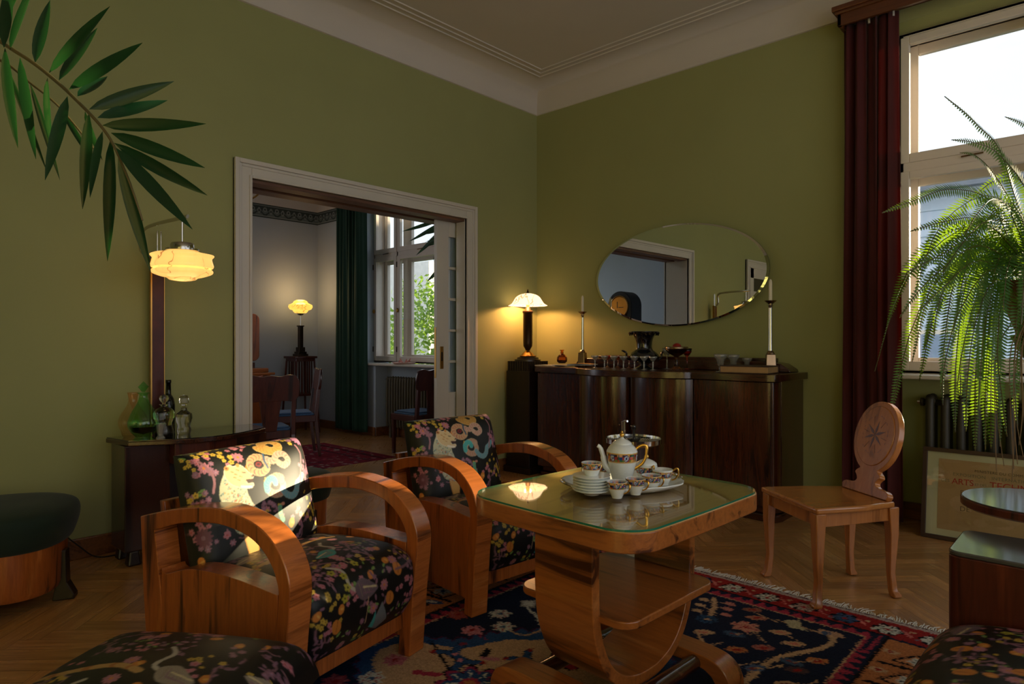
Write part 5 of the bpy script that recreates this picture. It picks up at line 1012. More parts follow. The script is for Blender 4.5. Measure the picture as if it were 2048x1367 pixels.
# ------------------------------------------------------------------ sofa and small round table at the right edge
def sofa():
    r = thing('sofa', 'dark sofa in black floral fabric with a flat box armrest, at the right edge', 'sofa', (3.9, -2.66, .0045))
    b_ = MB(); b_.prism(rrect(.92, .30, .035), 0.02, .575, 'Z', Matrix.Translation((.475, .16, 0))); b_.build('armrest', 'mahogany', r, smooth=True, bevel=.003)
    b_ = MB(); b_.prism(rrect(.92, .30, .035), .5755, .59, 'Z', Matrix.Translation((.475, .16, 0))); b_.build('armrest_top', 'lacquer', r, smooth=True, bevel=.004)
    b_ = MB(); b_.prism(rrect(.92, .30, .035), 0.02, .59, 'Z', Matrix.Translation((.475, -1.84, 0))); b_.build('armrest', 'mahogany', r, smooth=True, bevel=.003)
    b_ = MB(); b_.bx(.02, .9, -1.69, 0.01, .05, .24); b_.build('seat_frame', 'mahogany', r, bevel=.004)
    s_ = cushion_seat([(-.74, .41), (-.5, .425), (-.25, .43), (-.06, .40), (.015, .33), (.02, .25)][::1], 1.68, r, u0=.15, dens=.005, dome=.015)
    s_.location = (0, -.84, 0); s_.rotation_euler = (0, 0, PI)
    b_ = MB(); b_.bx(.82, .98, -1.69, .0, .2, .62); o = b_.build('backrest', 'black', r, bevel=.04, seg=4)
sofa()
def round_table():
    r = thing('side_table', 'small round dark-wood side table with reflective top beside the sofa arm', 'table', (4.09, -2.07, .0045)); R_ = .225
    b_ = MB(); b_.lathe([(0, .625), (R_ - .01, .625), (R_, .632), (R_, .652), (R_ - .004, .656), (0, .656)], 72); b_.build('tabletop', 'mahogany', r, smooth=True)
    b_ = MB(); b_.lathe([(0, .6565), (R_ - .006, .6565), (R_ - .006, .660), (0, .660)], 72); b_.build('glass_top', 'lacquer', r, smooth=True)
    b_ = MB(); b_.lathe([(.0, 0), (.16, 0), (.16, .02), (.05, .04), (.03, .08), (.03, .55), (.05, .6), (.1, .625), (0, .625)], 32); b_.build('pedestal', 'mahogany', r, smooth=True)
round_table()
# ------------------------------------------------------------------ ottoman at the bottom edge
def ottoman():
    r = thing('ottoman', 'square ottoman in black floral fabric in front of the left armchair', 'ottoman', (2.56, -4.43, .0045), math.radians(OT_A)); s = .62
    nu = 170; U, V = np.meshgrid(np.linspace(-1, 1, nu), np.linspace(-1, 1, nu)); pr = (np.clip(1 - np.abs(U) ** 10, 0, 1) * np.clip(1 - np.abs(V) ** 10, 0, 1)) ** .42
    Z = .27 + .12 * pr + .045 * np.cos(U * PI / 2) * np.cos(V * PI / 2); P = np.stack([U * s / 2, V * s / 2, Z], -1).reshape(-1, 3)
    o = fast_mesh('cushion', P, grid_faces(nu, nu), 'fabric', r); paint_mesh(o, CS.sample((U + 1) * s / 2 + .1, (V + 1) * s / 2 + .3).reshape(-1, 3))
    b_ = MB(); b_.prism(rrect(s - .01, s - .01, .04), .10, .275, 'Z'); b_.build('base', 'walnut_v', r, smooth=True, bevel=.003)
    for sx in (-1, 1):
        for sy in (-1, 1): b_ = MB(); b_.box((sx * (s / 2 - .06), sy * (s / 2 - .06), .055), (.06, .06, .11)); b_.build('leg', 'walnut_v', r, bevel=.003)
OT_A = 35
ottoman()
# ------------------------------------------------------------------ green velvet stools
def stool(label, loc, rz, s, grp):
    r = thing('stool', label, 'stool', loc, rz, grp); R_ = .29
    b_ = MB(); b_.lathe(catmull([(R_ * .88, .285), (R_ * .94, .30), (R_ * 1.02, .37), (R_ * 1.03, .42), (R_ * .96, .452), (R_ * .7, .474), (R_ * .35, .482)], 4) + [(0, .484)], 64, lobes=4, amp=.03); b_.build('cushion', 'green_velvet', r, smooth='all')
    b_ = MB(); b_.lathe([(0, .07), (R_ * .8, .07), (R_ * .84, .1), (R_ * .86, .285), (0, .285)], 64, lobes=4, amp=.04); b_.build('base', 'walnut_v', r, smooth=True, bevel=.003)
    for k in range(4):
        a = PI / 4 + k * PI / 2; M = Matrix.Rotation(a, 4, 'Z') @ Matrix.Translation((R_ * .82, 0, 0)); b_ = MB(); b_.prism([(-.03, .235), (.015, .235), (.02, .08), (.05, .02), (.05, 0), (-.04, 0), (-.03, .06)], -.03, .03, 'Y', M); b_.build('leg', 'black_wood', r, bevel=.004)
    r.scale = (s,) * 3; return r
s1 = stool('dark green velvet stool on a walnut base by the left wall', (.50, -4.37, 0), .3, 1.0, 'green velvet stools')
dup(s1, (.585, -2.95, 0), .9, scale=(.72, .72, .9), label= 'dark green velvet stool in the doorway behind the sunlit armchair')
# ------------------------------------------------------------------ desk with decanters and the floor lamp
DKZ = .685
def desk():
    r = thing('cabinet_table', 'dark low cabinet with a bowed glass-covered top against the left wall', 'cabinet', (0, 0, 0))
    def plan(o): return [(.13, -3.03 + o), (.13, -3.84 - o), (.36 + o * .6, -3.80 - o)] + [(.36 + .15 * math.sin(PI * t) + o, -3.80 + .75 * t) for t in np.linspace(.05, .95, 16)] + [(.36 + o * .6, -3.05 + o)]
    b_ = MB(); b_.prism(plan(.015), DKZ - .03, DKZ - .005, 'Z'); b_.build('top', 'dark_h', r, smooth=True, bevel=.004)
    b_ = MB(); b_.prism(plan(.01), DKZ - .005, DKZ, 'Z'); b_.build('glass_cover', 'black_ceramic', r, smooth=True)
    b_ = MB(); b_.bx(.14, .37, -3.83, -3.60, .08, DKZ - .03); b_.build('pedestal', 'dark_v', r, bevel=.004)
    b_ = MB(); b_.bx(.14, .37, -3.25, -3.03, .08, DKZ - .03); b_.build('pedestal', 'dark_v', r, bevel=.004)
    b_ = MB(); b_.prism([(.30, -3.6), (.44, -3.6), (.49, -3.43), (.44, -3.25), (.30, -3.25)], DKZ - .15, DKZ - .032, 'Z'); d = b_.build('drawer', 'mahogany', r, bevel=.003)
    b_ = MB(); b_.bx(.14, .17, -3.6, -3.25, .1, DKZ - .04); b_.build('back_panel', 'black_wood', r)
    for (x, y) in ((.17, -3.78), (.34, -3.78), (.17, -3.08), (.34, -3.08)): b_ = MB(); b_.box((x, y, .04), (.07, .07, .08), top=(.7, .7)); b_.build('foot', 'black_wood', r, bevel=.01)
desk()
DKZ += .0006
def bottle(name, label, cat, u, v, x, prof, m, seg=32, stopper=None, sm=None, lob=0, amp=0, grp='decanters on the cabinet', liquid=None):
    p = atx(u, v, x); r = thing(name, label, cat, (x, p.y, DKZ), 0, grp); b_ = MB(); b_.lathe(prof, seg, lobes=lob, amp=amp); b_.build('bottle_body', m, r, smooth='all' if seg > 12 else True)
    if stopper: b_ = MB(); b_.lathe(stopper, 8 if sm is None else 20); b_.build('stopper', m, r, smooth=bool(sm))
    if 'crystal decanter' in label: r.scale = (.88, .88, 1)
    if liquid: b_ = MB(); b_.lathe(liquid, 24); b_.build('liquid', 'liquid_dark', r, smooth=True)
    return r
bottle('decanter', 'green glass decanter with pointed stopper and drop-shaped body', 'decanter', 287, 870, .385, catmull([(0, 0), (.05, 0), (.045, .012), (.04, .02), (.062, .045), (.078, .08), (.075, .11), (.055, .16), (.032, .2), (.02, .235), (.022, .25), (.034, .256), (.02, .26)], 3) + [(0, .26)], 'green_glass', 40, [(.008, .262), (.028, .29), (.022, .295), (0, .32)], liquid=[(0, .03), (.056, .045), (.07, .075), (0, .078)])
bottle('decanter', 'orange-tinted glass carafe behind the green decanter', 'decanter', 266, 866, .215, catmull([(0, 0), (.045, 0), (.06, .03), (.075, .075), (.065, .12), (.035, .17), (.022, .21), (.03, .25)], 3) + [(.027, .25), (.02, .2), (0, .15)], 'orange_glass', 40)
bottle('decanter', 'clear cut crystal decanter with ball stopper in the middle of the bottles', 'decanter', 328, 868, .32, [(0, 0), (.055, 0), (.055, .03), (.045, .07), (.062, .11), (.064, .135), (.045, .155), (.02, .165), (.018, .175), (.03, .18), (0, .18)], 'smoke_glass', 14, [(.01, .18), (.012, .188), (.024, .2), (.028, .215), (.022, .23), (0, .238)], 1, liquid=[(0, .004), (.05, .004), (.042, .06), (0, .062)])
bottle('wine_bottle', 'dark wine bottle standing behind the crystal decanter', 'bottle', 337, 855, .17, [(0, 0), (.037, 0), (.04, .01), (.04, .16), (.034, .195), (.017, .225), (.0145, .29), (.017, .292), (.017, .31), (0, .31)], 'dark_glass', 32)
bottle('decanter', 'squat clear crystal decanter with disc stopper at the right of the bottles', 'decanter', 368, 872, .30, [(0, 0), (.04, 0), (.045, .02), (.04, .05), (.052, .09), (.048, .115), (.02, .135), (.017, .15), (.024, .153), (0, .153)], 'smoke_glass', 10, [(.008, .153), (.012, .165), (.03, .18), (.032, .2), (.022, .222), (0, .226)], None)
bottle('crystal_tumbler', 'small flared crystal glass in front of the decanters', 'glass', 321, 881, .435, [(0, 0), (.022, 0), (.024, .006), (.014, .02), (.02, .05), (.03, .085), (.028, .085), (.017, .045), (0, .025)], 'crystal', 12)
def floor_lamp():
    x, y = .075, -3.567; r = thing('floor_lamp', 'tall floor lamp with curved nickel arm and glowing alabaster shade', 'lamp', (x, y, 0)); b_ = MB()
    b_.bx(-.01, .01, -.033, .033, .03, 1.72); b_.build('post', 'lamp_wood', r, bevel=.002); b_ = MB(); b_.bx(-.012, .012, -.041, -.033, .03, 1.72); b_.bx(-.012, .012, .033, .037, .03, 1.72); b_.build('brass_edge', 'brass', r)
    b_ = MB(); b_.lathe([(0, 0), (.06, 0), (.06, .02), (.02, .035), (0, .035)], 32, sy=2.0); b_.build('base', 'nickel', r, smooth=True)
    b_ = MB(); b_.tube([(0, -.0, 1.70), (0, -.0, 1.885)], .006, 8); b_.tube([(0, .02, 1.70), (0, .02, 1.885)], .004, 8); b_.build('stem', 'nickel', r, smooth=True)
    b_ = MB(); pth = catmull([(0, .03, 1.715), (0, -.03, 1.715), (.0, -.085, 1.75), (.0, -.095, 1.80), (.0, -.085, 1.86), (.04, -.07, 1.893), (.2, -.05, 1.903), (.38, -.026, 1.905), (.50, -.015, 1.905)], 6); b_.tube(pth, .013, 10, flat=.6); b_.build('arm', 'nickel', r, smooth=True)
    hx, hy = .44, -.02; b_ = MB(); b_.tube([(hx, hy, 1.905), (hx, hy, 1.76)], .006, 8); b_.lathe([(0, 1.775), (.03, 1.77), (.055, 1.765), (.06, 1.755), (.06, 1.735), (.085, 1.732), (.085, 1.722), (0, 1.722)], 32, c=(hx, hy, 0)); b_.build('holder', 'nickel', r, smooth=True)
    b_ = MB(); b_.lathe([(q * .88, z) for q, z in catmull([(.06, 1.722), (.10, 1.716), (.125, 1.708), (.17, 1.703), (.178, 1.694), (.166, 1.68), (.17, 1.66), (.176, 1.64), (.17, 1.628), (.158, 1.626), (.172, 1.612), (.165, 1.596), (.12, 1.58), (.09, 1.574), (.07, 1.562), (.03, 1.556)], 4)] + [(0, 1.555)], 96, c=(hx, hy, 0), lobes=6, amp=.028); b_.build('lamp_shade', 'alabaster', r, smooth='all')
    point((x + hx, y + hy, 1.53), 0.35, (1, .62, .3), .12)
    cbl = thing('lamp_cable', 'black cable running along the left wall to the cabinet', 'cable', (0, 0, 0)); b_ = MB(); b_.tube(catmull([(.035, -4.3, .30), (.03, -4.1, .22), (.05, -3.98, .1), (.09, -3.9, .02), (.1, -3.8, .004), (.07, -3.64, .004)], 6), .004, 6); b_.build('cable', 'cable', cbl, smooth=True)
floor_lamp()
# ------------------------------------------------------------------ dining room furniture
def dining_chair(label, loc, rz):
    r = thing('dining_chair', label, 'chair', loc, rz, 'dining chairs with blue seats'); w_, d_ = .44, .42   # faces +x
    b_ = MB(); b_.bx(-d_ / 2, d_ / 2, -w_ / 2, w_ / 2, .37, .44); b_.build('seat_frame', 'mahogany', r, bevel=.006)
    b_ = MB(); b_.prism(rrect(d_ - .02, w_ - .03, .05), .435, .455, 'Z'); b_.prism(rrect(d_ - .06, w_ - .07, .05), .455, .472, 'Z'); b_.build('seat_cushion', 'blue_fabric', r, smooth=True, bevel=.008)
    for y in (-w_ / 2 + .025, w_ / 2 - .025):
        b_ = MB(); b_.box((d_ / 2 - .025, y, .19), (.032, .032, .38), top=(1.3, 1.3)); b_.build('leg', 'mahogany', r, bevel=.004)
        b_ = MB(); b_.prism([(-d_ / 2 - .06, 0), (-d_ / 2 - .03, 0), (-d_ / 2 + .02, .4), (-d_ / 2 - .045, .92), (-d_ / 2 - .07, .92), (-d_ / 2 - .02, .4)], y - .018, y + .018, 'Y'); b_.build('leg', 'mahogany', r, bevel=.003)
    M = Matrix.Translation((-d_ / 2 - .012, 0, .44)) @ Matrix.Rotation(math.radians(-5.5), 4, 'Y')
    tp = catmull([(-.235, .30), (-.243, .40), (-.215, .475), (-.15, .492), (-.08, .478), (0, .487), (.08, .478), (.15, .492), (.215, .475), (.243, .40), (.235, .30)], 4)
    b_ = MB(); b_.prism(tp + catmull([(.2, .255), (.1, .265), (0, .26), (-.1, .265), (-.2, .255)], 3), -.012, .012, 'X', M); b_.build('backrest', 'mahogany', r, smooth=True, bevel=.004)
    b_ = MB(); b_.prism([(-.055, .0), (.055, .0), (.09, .27), (-.09, .27)], -.009, .009, 'X', M); b_.build('splat', 'mahogany', r, bevel=.003); return r
dc = dining_chair('dining chair seen from behind nearest the doorway, beside the left door frame', (-1.30, -2.22, .0045), math.radians(165))
dup(dc, (-2.22, -1.45, .0045), math.radians(-112), 'dining chair beyond the first, on the far end of the red rug')
dup(dc, (-1.36, -.42, 0), math.radians(180), 'dining chair by the window and radiator, half hidden by the sliding door')
def dining_table():
    r = thing('dining_table', 'dark wood dining table mostly hidden by the left door frame', 'table', (-2.1, -2.5, .0045)); b_ = MB(); b_.prism(rrect(.9, 1.25, .06), .73, .765, 'Z'); b_.build('tabletop', 'mahogany', r, bevel=.006)
    b_ = MB(); b_.bx(-.36, .36, -.52, .52, .65, .73); b_.build('apron', 'mahogany', r)
    for sx in (-1, 1):
        for sy in (-1, 1): b_ = MB(); b_.box((sx * .36, sy * .52, .36), (.07, .07, .73)); b_.build('leg', 'mahogany', r, bevel=.005)
    p = thing('fruit_basket', 'pinkish woven basket on the dining table by the left door frame', 'basket', (-2.02, -1.99, .7705)); b_ = MB(); b_.lathe([(0, 0), (.1, 0), (.14, .06), (.145, .065), (.13, .06), (.09, .01)], 24, lobes=12, amp=.03); b_.build('basket', 'pinkish', p, smooth='all')
    R = np.random.default_rng(9); b_ = MB()
    for k in range(9): a = R.uniform(0, 6.3); b_.tube(catmull([(0, 0, .03), (.07 * math.cos(a), .07 * math.sin(a), .09), (.12 * math.cos(a), .12 * math.sin(a), .11)], 3), .006, 5)
    b_.build('dried_stems', 'pinkish', p)
dining_table()
def dresser():
    r = thing('dresser', 'walnut dresser with stepped top against the far dining room wall', 'dresser', (-3.9, -1.22, 0)); b_ = MB(); b_.bx(-.25, .25, -.6, .24, .06, .80); b_.build('cabinet_body', 'walnut_v', r, bevel=.005)
    b_ = MB(); b_.bx(-.24, .26, -.6, .3, .80, .83); b_.bx(-.24, .2, -.6, .24, .83, .885); b_.build('stepped_top', 'walnut_x', r, bevel=.008)
    b_ = MB(); b_.bx(-.2, -.1, -.3, .2, .885, .95); b_.build('mirror_stand', 'mahogany', r); M = Matrix.Translation((-.15, -.3, 1.25))
    m2 = thing('standing_mirror', 'rounded burl wood mirror back standing on the dresser', 'mirror', (-4.05, -1.25, .951)); b_ = MB(); b_.prism(rrect(.62, .62, .08), -.015, .015, 'X', Matrix.Translation((0, 0, .33))); b_.build('panel', 'walnut_v', m2, smooth=True, bevel=.006)
    b_ = MB(); b_.bx(-.03, .03, -.12, .12, 0, .03); b_.build('mirror_foot', 'mahogany', m2)
dresser()
def tall_stand():
    r = thing('plant_stand', 'tall slatted dark-wood stand in the corner of the dining room', 'stand', (-3.80, -.48, 0)); b_ = MB(); b_.bx(-.16, .16, -.16, .16, 1.0, 1.03); b_.bx(-.14, .14, -.14, .14, .96, 1.0); b_.build('stand_top', 'mahogany', r, bevel=.004)
    for sx in (-1, 1):
        for sy in (-1, 1): b_ = MB(); b_.tube([(sx * .13, sy * .13, .97), (sx * .18, sy * .18, 0)], .016, 4); b_.build('leg', 'mahogany', r)
    b_ = MB()
    for k in (-1, 0, 1):
        for s in (-1, 1): b_.box((s * .135, k * .055, .75), (.012, .018, .44)); b_.box((k * .055, s * .135, .75), (.018, .012, .44))
    b_.bx(-.15, .15, -.15, .15, .5, .53); b_.build('slats', 'mahogany', r)
    l = thing('table_lamp', 'lit table lamp with stepped yellow glass shade on the tall slatted stand', 'lamp', (-3.80, -.48, 1.0305)); b_ = MB(); b_.box((0, 0, .015), (.15, .15, .03)); b_.box((0, 0, .045), (.12, .12, .03)); b_.box((0, 0, .09), (.09, .09, .06)); b_.box((0, 0, .25), (.055, .055, .30)); b_.box((0, 0, .405), (.075, .075, .015)); b_.build('base', 'dark_bronze', l, bevel=.004)
    b_ = MB(); b_.tube([(0, 0, .41), (0, 0, .58)], .006, 8); b_.lathe([(0, .545), (.035, .555), (.05, .575), (0, .575)], 16); b_.build('holder', 'nickel', l, smooth=True)
    b_ = MB(); b_.lathe([(.0, .575), (.075, .58), (.095, .60), (.10, .615), (.14, .63), (.158, .66), (.152, .69), (.12, .705), (.10, .715), (.085, .74), (.05, .757), (0, .76)], 48); b_.build('lamp_shade', 'amber_shade', l, smooth=True)
    point((-3.80, -.48 , 1.0305 + .86), 3.0, (1, .62, .28), .1)
tall_stand()
def clock():
    r = thing('longcase_clock', 'black arched longcase clock with brass dial, seen in the mirror', 'clock', CLK, math.radians(90 + CLK_R)); w_ = .44; d_ = .28   # faces local +x
    arch = [(-w_ / 2, 0), (w_ / 2, 0), (w_ / 2, 1.78)] + [(w_ / 2 * math.cos(a), 1.78 + w_ / 2 * math.sin(a)) for a in np.linspace(.1, PI - .1, 20)] + [(-w_ / 2, 1.78)]
    b_ = MB(); b_.prism(arch, -d_ / 2, d_ / 2, 'X'); b_.build('case', 'clock_case', r, smooth=True, bevel=.012)
    b_ = MB(); b_.lathe([(.165, 0), (.175, .012), (.16, .02), (.15, .012)], 40, M=Matrix.Translation((d_ / 2, 0, 1.76)) @ Matrix.Rotation(PI / 2, 4, 'Y')); b_.build('bezel', 'brass', r, smooth=True)
    b_ = MB(); b_.lathe([(0, .004), (.155, .004), (.155, .006), (.11, .008), (.105, .004), (.05, .008), (0, .012)], 40, M=Matrix.Translation((d_ / 2, 0, 1.76)) @ Matrix.Rotation(PI / 2, 4, 'Y')); f = b_.build('dial', 'dial', r, smooth=True)
    b_ = MB(); b_.box((d_ / 2 + .014, .03, 1.79), (.003, .012, .1), Matrix.Translation((0, 0, 0))); b_.box((d_ / 2 + .016, -.04, 1.75), (.003, .09, .01)); b_.build('hands', 'black', f)
CLK = Vector((-1.45, -3.6, 0)); CLK_R = 0
clock()
def chandelier():
    r = thing('chandelier', 'white glass chandelier glimpsed through the top of the doorway', 'chandelier', (-1.66, -2.34, 2.47)); R = np.random.default_rng(8); b_ = MB()
    b_.tube([(0, 0, .3), (0, 0, 1.431)], .008, 8); b_.lathe([(0, .1), (.03, .12), (.02, .2), (.03, .3), (0, .32)], 16)
    for k in range(6): a = k * PI / 3 + .3; b_.tube(catmull([(0, 0, .16), (.14 * math.cos(a), .14 * math.sin(a), .08), (.26 * math.cos(a), .26 * math.sin(a), .18)], 5), .008, 8)
    b_.build('arms', 'brass', r, smooth=True)
    for k in range(6):
        a = k * PI / 3 + .3; b_ = MB(); b_.lathe([(0, 0), (.03, .0), (.05, .03), (.055, .09), (.05, .09), (.04, .03)], 16, c=(.26 * math.cos(a), .26 * math.sin(a), .17)); b_.build('glass_shade', 'porcelain', r, smooth=True)
chandelier()
t = thing('dish', 'pink glass dish with dried twigs on the dining room window sill', 'dish', (-2.22, .045, .946)); b_ = MB(); b_.lathe([(0, 0), (.12, 0), (.15, .02), (.148, .024), (.11, .008), (0, .008)], 32, lobes=14, amp=.02); b_.build('dish_body', 'pink_tray', t, smooth='all')
b_ = MB(); R = np.random.default_rng(1)
for k in range(14): a = R.uniform(0, 6.3); b_.tube([(0, 0, .01), (.05 * math.cos(a), .05 * math.sin(a), .03), (.08 * math.cos(a), .08 * math.sin(a), R.uniform(.02, .07))], .005, 4)
b_.build('twigs', 'pinkish', t)
# ------------------------------------------------------------------ plants
def leaf_blade(b_, base, tip, wd, nrm, droop=0.0, fold=.25, n=7, twist=0.0):
    base, tip = Vector(base), Vector(tip); T = tip - base; L = T.length; side = T.cross(Vector(nrm)).normalized(); up = side.cross(T).normalized(); vs = []
    for i in range(n):
        t = i / (n - 1); p = base + T * t + up * (-droop * L * (t * t - t) * -1) ; w_ = wd * (math.sin(PI * min(1, t ** .8)) ** .8 if 0 < t < 1 else .02)
        vs += [p - side * w_ + up * w_ * fold, p, p + side * w_ + up * w_ * fold]
    b_.add([v[:] for v in vs], [(3 * i + k, 3 * i + k + 1, 3 * i + 4 + k, 3 * i + 3 + k) for i in range(n - 1) for k in (0, 1)])
def palm():
    base = Vector((.95, -5.15, 0)); r = thing('palm', 'potted palm at the left whose frond arches into the top left corner', 'palm', base); rel = lambda p: (Vector(p) - base)
    b_ = MB(); b_.lathe([(0, 0), (.16, 0), (.2, .34), (.21, .36), (.18, .36), (.17, .3), (0, .3)], 32); b_.build('pot', 'terracotta', r, smooth=True)
    def frond(stem_px, leaves, t0, tx, wd):
        st = [rel(at(u, v, t)) for u, v, t in stem_px]; q = [Vector((0, 0, .3)), Vector((.05, .02, 1.2))] if tx else []
        S_ = catmull([tuple(x) for x in q + st], 8); m_ = MB(); n = len(S_); m_.tube(S_, [.007 - .005 * k / n for k in range(n)], 8); m_.build('stem', 'palm_stem', r, smooth=True)
        l_ = MB()
        for (u0, v0, u1, v1, w_, dt) in leaves:
            a = min(stem_px, key=lambda s: (s[0] - u0) ** 2 + (s[1] - v0) ** 2); t = a[2]; A, B = rel(at(u0, v0, t)), rel(at(u1, v1, t + dt)); nrm = (-FWD + Vector((.25 * math.sin(u1), .25 * math.cos(v1 * .7), .45 * math.sin(u1 * .3)))).normalized(); leaf_blade(l_, A, B, w_ * wd * .86, nrm, .06 * math.sin(u1), .3, 9)
        l_.build('leaflets', 'palm_leaf', r, smooth='all')
    S1 = [(-420, 330, 1.75), (-200, 90, 1.72), (-60, 60, 1.68), (40, 108, 1.64), (110, 160, 1.61), (165, 212, 1.58), (207, 258, 1.56), (232, 300, 1.55), (262, 372, 1.54), (285, 440, 1.54)]
    LV = [(8, 95, 20, -60, 15, .05), (20, 100, 75, -50, 15, .1), (70, 125, 100, 0, 14, .02), (98, 145, 220, 12, 15, -.1), (118, 160, 195, 55, 14, .08), (138, 178, 285, 85, 15, -.05), (155, 192, 215, 152, 13, .1), (178, 218, 348, 162, 15, .05), (195, 235, 335, 200, 15, .12), (205, 250, 412, 247, 14, -.1), (222, 265, 410, 335, 15, .0), (228, 285, 415, 390, 15, .08), (232, 295, 385, 458, 15, -.08), (236, 310, 302, 545, 14, .04), (222, 275, 215, 522, 14, .1), (205, 262, 180, 395, 10, -.05), (178, 225, 165, 418, 14, .05), (170, 222, 205, 320, 9, .1), (135, 192, 90, 360, 14, -.05), (95, 155, 105, 300, 13, .08), (40, 115, 72, 318, 14, .0), (10, 95, 36, 296, 14, .06), (-30, 75, -20, 270, 14, .0), (-40, 70, 10, -90, 14, .05), (-90, 60, -110, -100, 14, 0), (-120, 60, -90, 250, 14, 0), (-150, 70, -200, -60, 14, 0)]
    frond(S1, LV, 1.6, True, .00125)
    S2 = [(-300, 260, 2.0), (-120, 80, 1.95), (0, 120, 1.9), (60, 165, 1.88), (120, 215, 1.86), (190, 300, 1.85)]
    frond(S2, [(10, 125, 95, 345, 8, .1), (60, 165, 120, 360, 8, .1), (-20, 110, 50, -40, 9, 0), (120, 215, 190, 330, 7, 0), (-60, 90, -50, 300, 10, 0), (-90, 80, -60, -90, 10, 0)], 1.9, True, .00125)
    b_ = MB(); b_.lathe([(0, .30), (.165, .30), (0, .31)], 24); b_.build('soil', 'soil', r)
palm()
def fern():
    c = Vector((4.04, -.86, 1.62)); r = thing('fern', 'large arching fern with trailing sunlit fronds in front of the bright window', 'fern', (c.x, c.y, 0)); R = np.random.default_rng(21)
    b_ = MB(); b_.lathe([(0, 0), (.17, 0), (.17, .03), (.03, .06), (.025, 1.0), (.15, 1.25), (0, 1.25)], 24); b_.build('stand', 'black_wood', r, smooth=True)
    b_ = MB(); b_.lathe([(0, 1.25), (.12, 1.25), (.19, 1.45), (.20, 1.52), (.17, 1.52), (.16, 1.47), (0, 1.47)], 32); b_.build('pot', 'rattan', r, smooth=True)
    b_ = MB(); stems = MB(); top = Vector((0, 0, 1.52)); cl = r.location
    def frond(path, nz_=.45, wmax=.058):
        S_ = [Vector(p) for p in catmull([tuple(p) for p in path], 12)]; n = len(S_); d = [0]
        for i in range(1, n): d.append(d[-1] + (S_[i] - S_[i - 1]).length)
        L = d[-1]; m_ = int(L / .0150); stems.tube([p[:] for p in S_[::3] + [S_[-1]]], .0022, 4)
        ref = (Vector((0, 0, .3)) - FWD + Vector((R.normal(0, nz_), R.normal(0, nz_), R.normal(0, nz_)))).normalized(); ref2 = ref.cross(Vector((.3, .2, 1)))
        for k in range(4, m_):
            s = k / m_ * L; i = min(n - 2, int(np.searchsorted(d, s)) - 0); i = max(1, i); p = S_[i - 1].lerp(S_[i], (s - d[i - 1]) / max(1e-6, d[i] - d[i - 1])); T = (S_[min(n - 1, i + 1)] - S_[i - 1]).normalized()
            side = T.cross(ref)
            if side.length < .35: side = T.cross(ref2)
            side.normalize(); nrm = side.cross(T).normalized(); q = k / m_; wl = max(.004, wmax * min(1, q * 6) * (1 - q ** 3.2) ** .85)
            for sg in (-1, 1):
                dirn = (side * sg * 1 + T * .28 - nrm * (.12 + .1 * R.random())).normalized(); a = p + side * sg * .001; tip = a + dirn * wl * R.uniform(.88, 1.05); mid = a.lerp(tip, .4); h_ = .0052
                b_.add([(a - T * h_ * .6)[:], (mid - T * h_)[:], tip[:], (mid + T * h_)[:], (a + T * h_ * .6)[:]], [(0, 1, 3, 4), (1, 2, 3)])
    # fronds read off the photograph (pixel, pixel, distance)
    K = [[(2010, 520, 3.30), (1960, 440, 3.2), (1935, 380, 3.14), (1890, 400, 3.08), (1764, 425, 3.0)][:0] or [(2030, 500, 3.3), (1980, 400, 3.2), (1900, 378, 3.1), (1830, 400, 3.03), (1764, 425, 2.98)],
         [(2040, 420, 3.3), (2000, 300, 3.25), (1960, 255, 3.2), (1930, 225, 3.17), (1889, 192, 3.15)], [(2060, 400, 3.3), (2000, 310, 3.22), (1950, 285, 3.2), (1903, 279, 3.15)], [(2040, 440, 3.3), (1990, 350, 3.2), (1950, 310, 3.1), (1920, 305, 3.05)],
         [(2120, 380, 3.3), (2090, 290, 3.25), (2050, 250, 3.2), (2010, 233, 3.15)], [(2040, 500, 3.3), (1960, 440, 3.15), (1900, 440, 3.05), (1820, 462, 3.0)], [(2040, 540, 3.3), (1950, 480, 3.1), (1880, 510, 3.0), (1812, 545, 2.95)],
         [(2050, 540, 3.3), (1960, 490, 3.1), (1880, 540, 3.0), (1830, 590, 2.97), (1799, 635, 2.95)], [(2050, 560, 3.3), (1960, 520, 3.1), (1890, 570, 3.0), (1840, 620, 2.97)], [(2050, 540, 3.35), (1970, 500, 3.2), (1900, 560, 3.15), (1875, 620, 3.15), (1868, 672, 3.15)],
         [(2050, 580, 3.3), (1980, 540, 3.1), (1920, 620, 3.0), (1895, 700, 2.98), (1882, 782, 2.97)], [(2060, 580, 3.3), (1990, 560, 3.1), (1950, 650, 3.02), (1935, 760, 3.0), (1932, 862, 3.0)], [(2060, 580, 3.3), (2010, 580, 3.1), (1995, 700, 3.02), (2005, 800, 3.0), (2014, 872, 3.0)],
         [(2080, 600, 3.3), (2040, 600, 3.1), (2030, 700, 3.05), (2030, 780, 3.03), (2035, 850, 3.03)], [(2060, 460, 3.3), (1980, 440, 3.1), (1930, 480, 3.0), (1885, 545, 2.96)], [(2050, 520, 3.4), (1990, 500, 3.4), (1950, 600, 3.4), (1925, 700, 3.4), (1915, 770, 3.4)],
         [(2050, 530, 3.3), (2000, 540, 3.15), (1970, 650, 3.1), (1960, 760, 3.1), (1957, 820, 3.1)], [(2070, 560, 3.4), (2020, 560, 3.4), (1985, 700, 3.4), (1980, 800, 3.4)], [(2080, 480, 3.3), (2000, 400, 3.1), (1960, 420, 3.0), (1930, 470, 2.95)], [(2100, 460, 3.4), (2040, 360, 3.4), (1990, 360, 3.4), (1940, 400, 3.4)]]
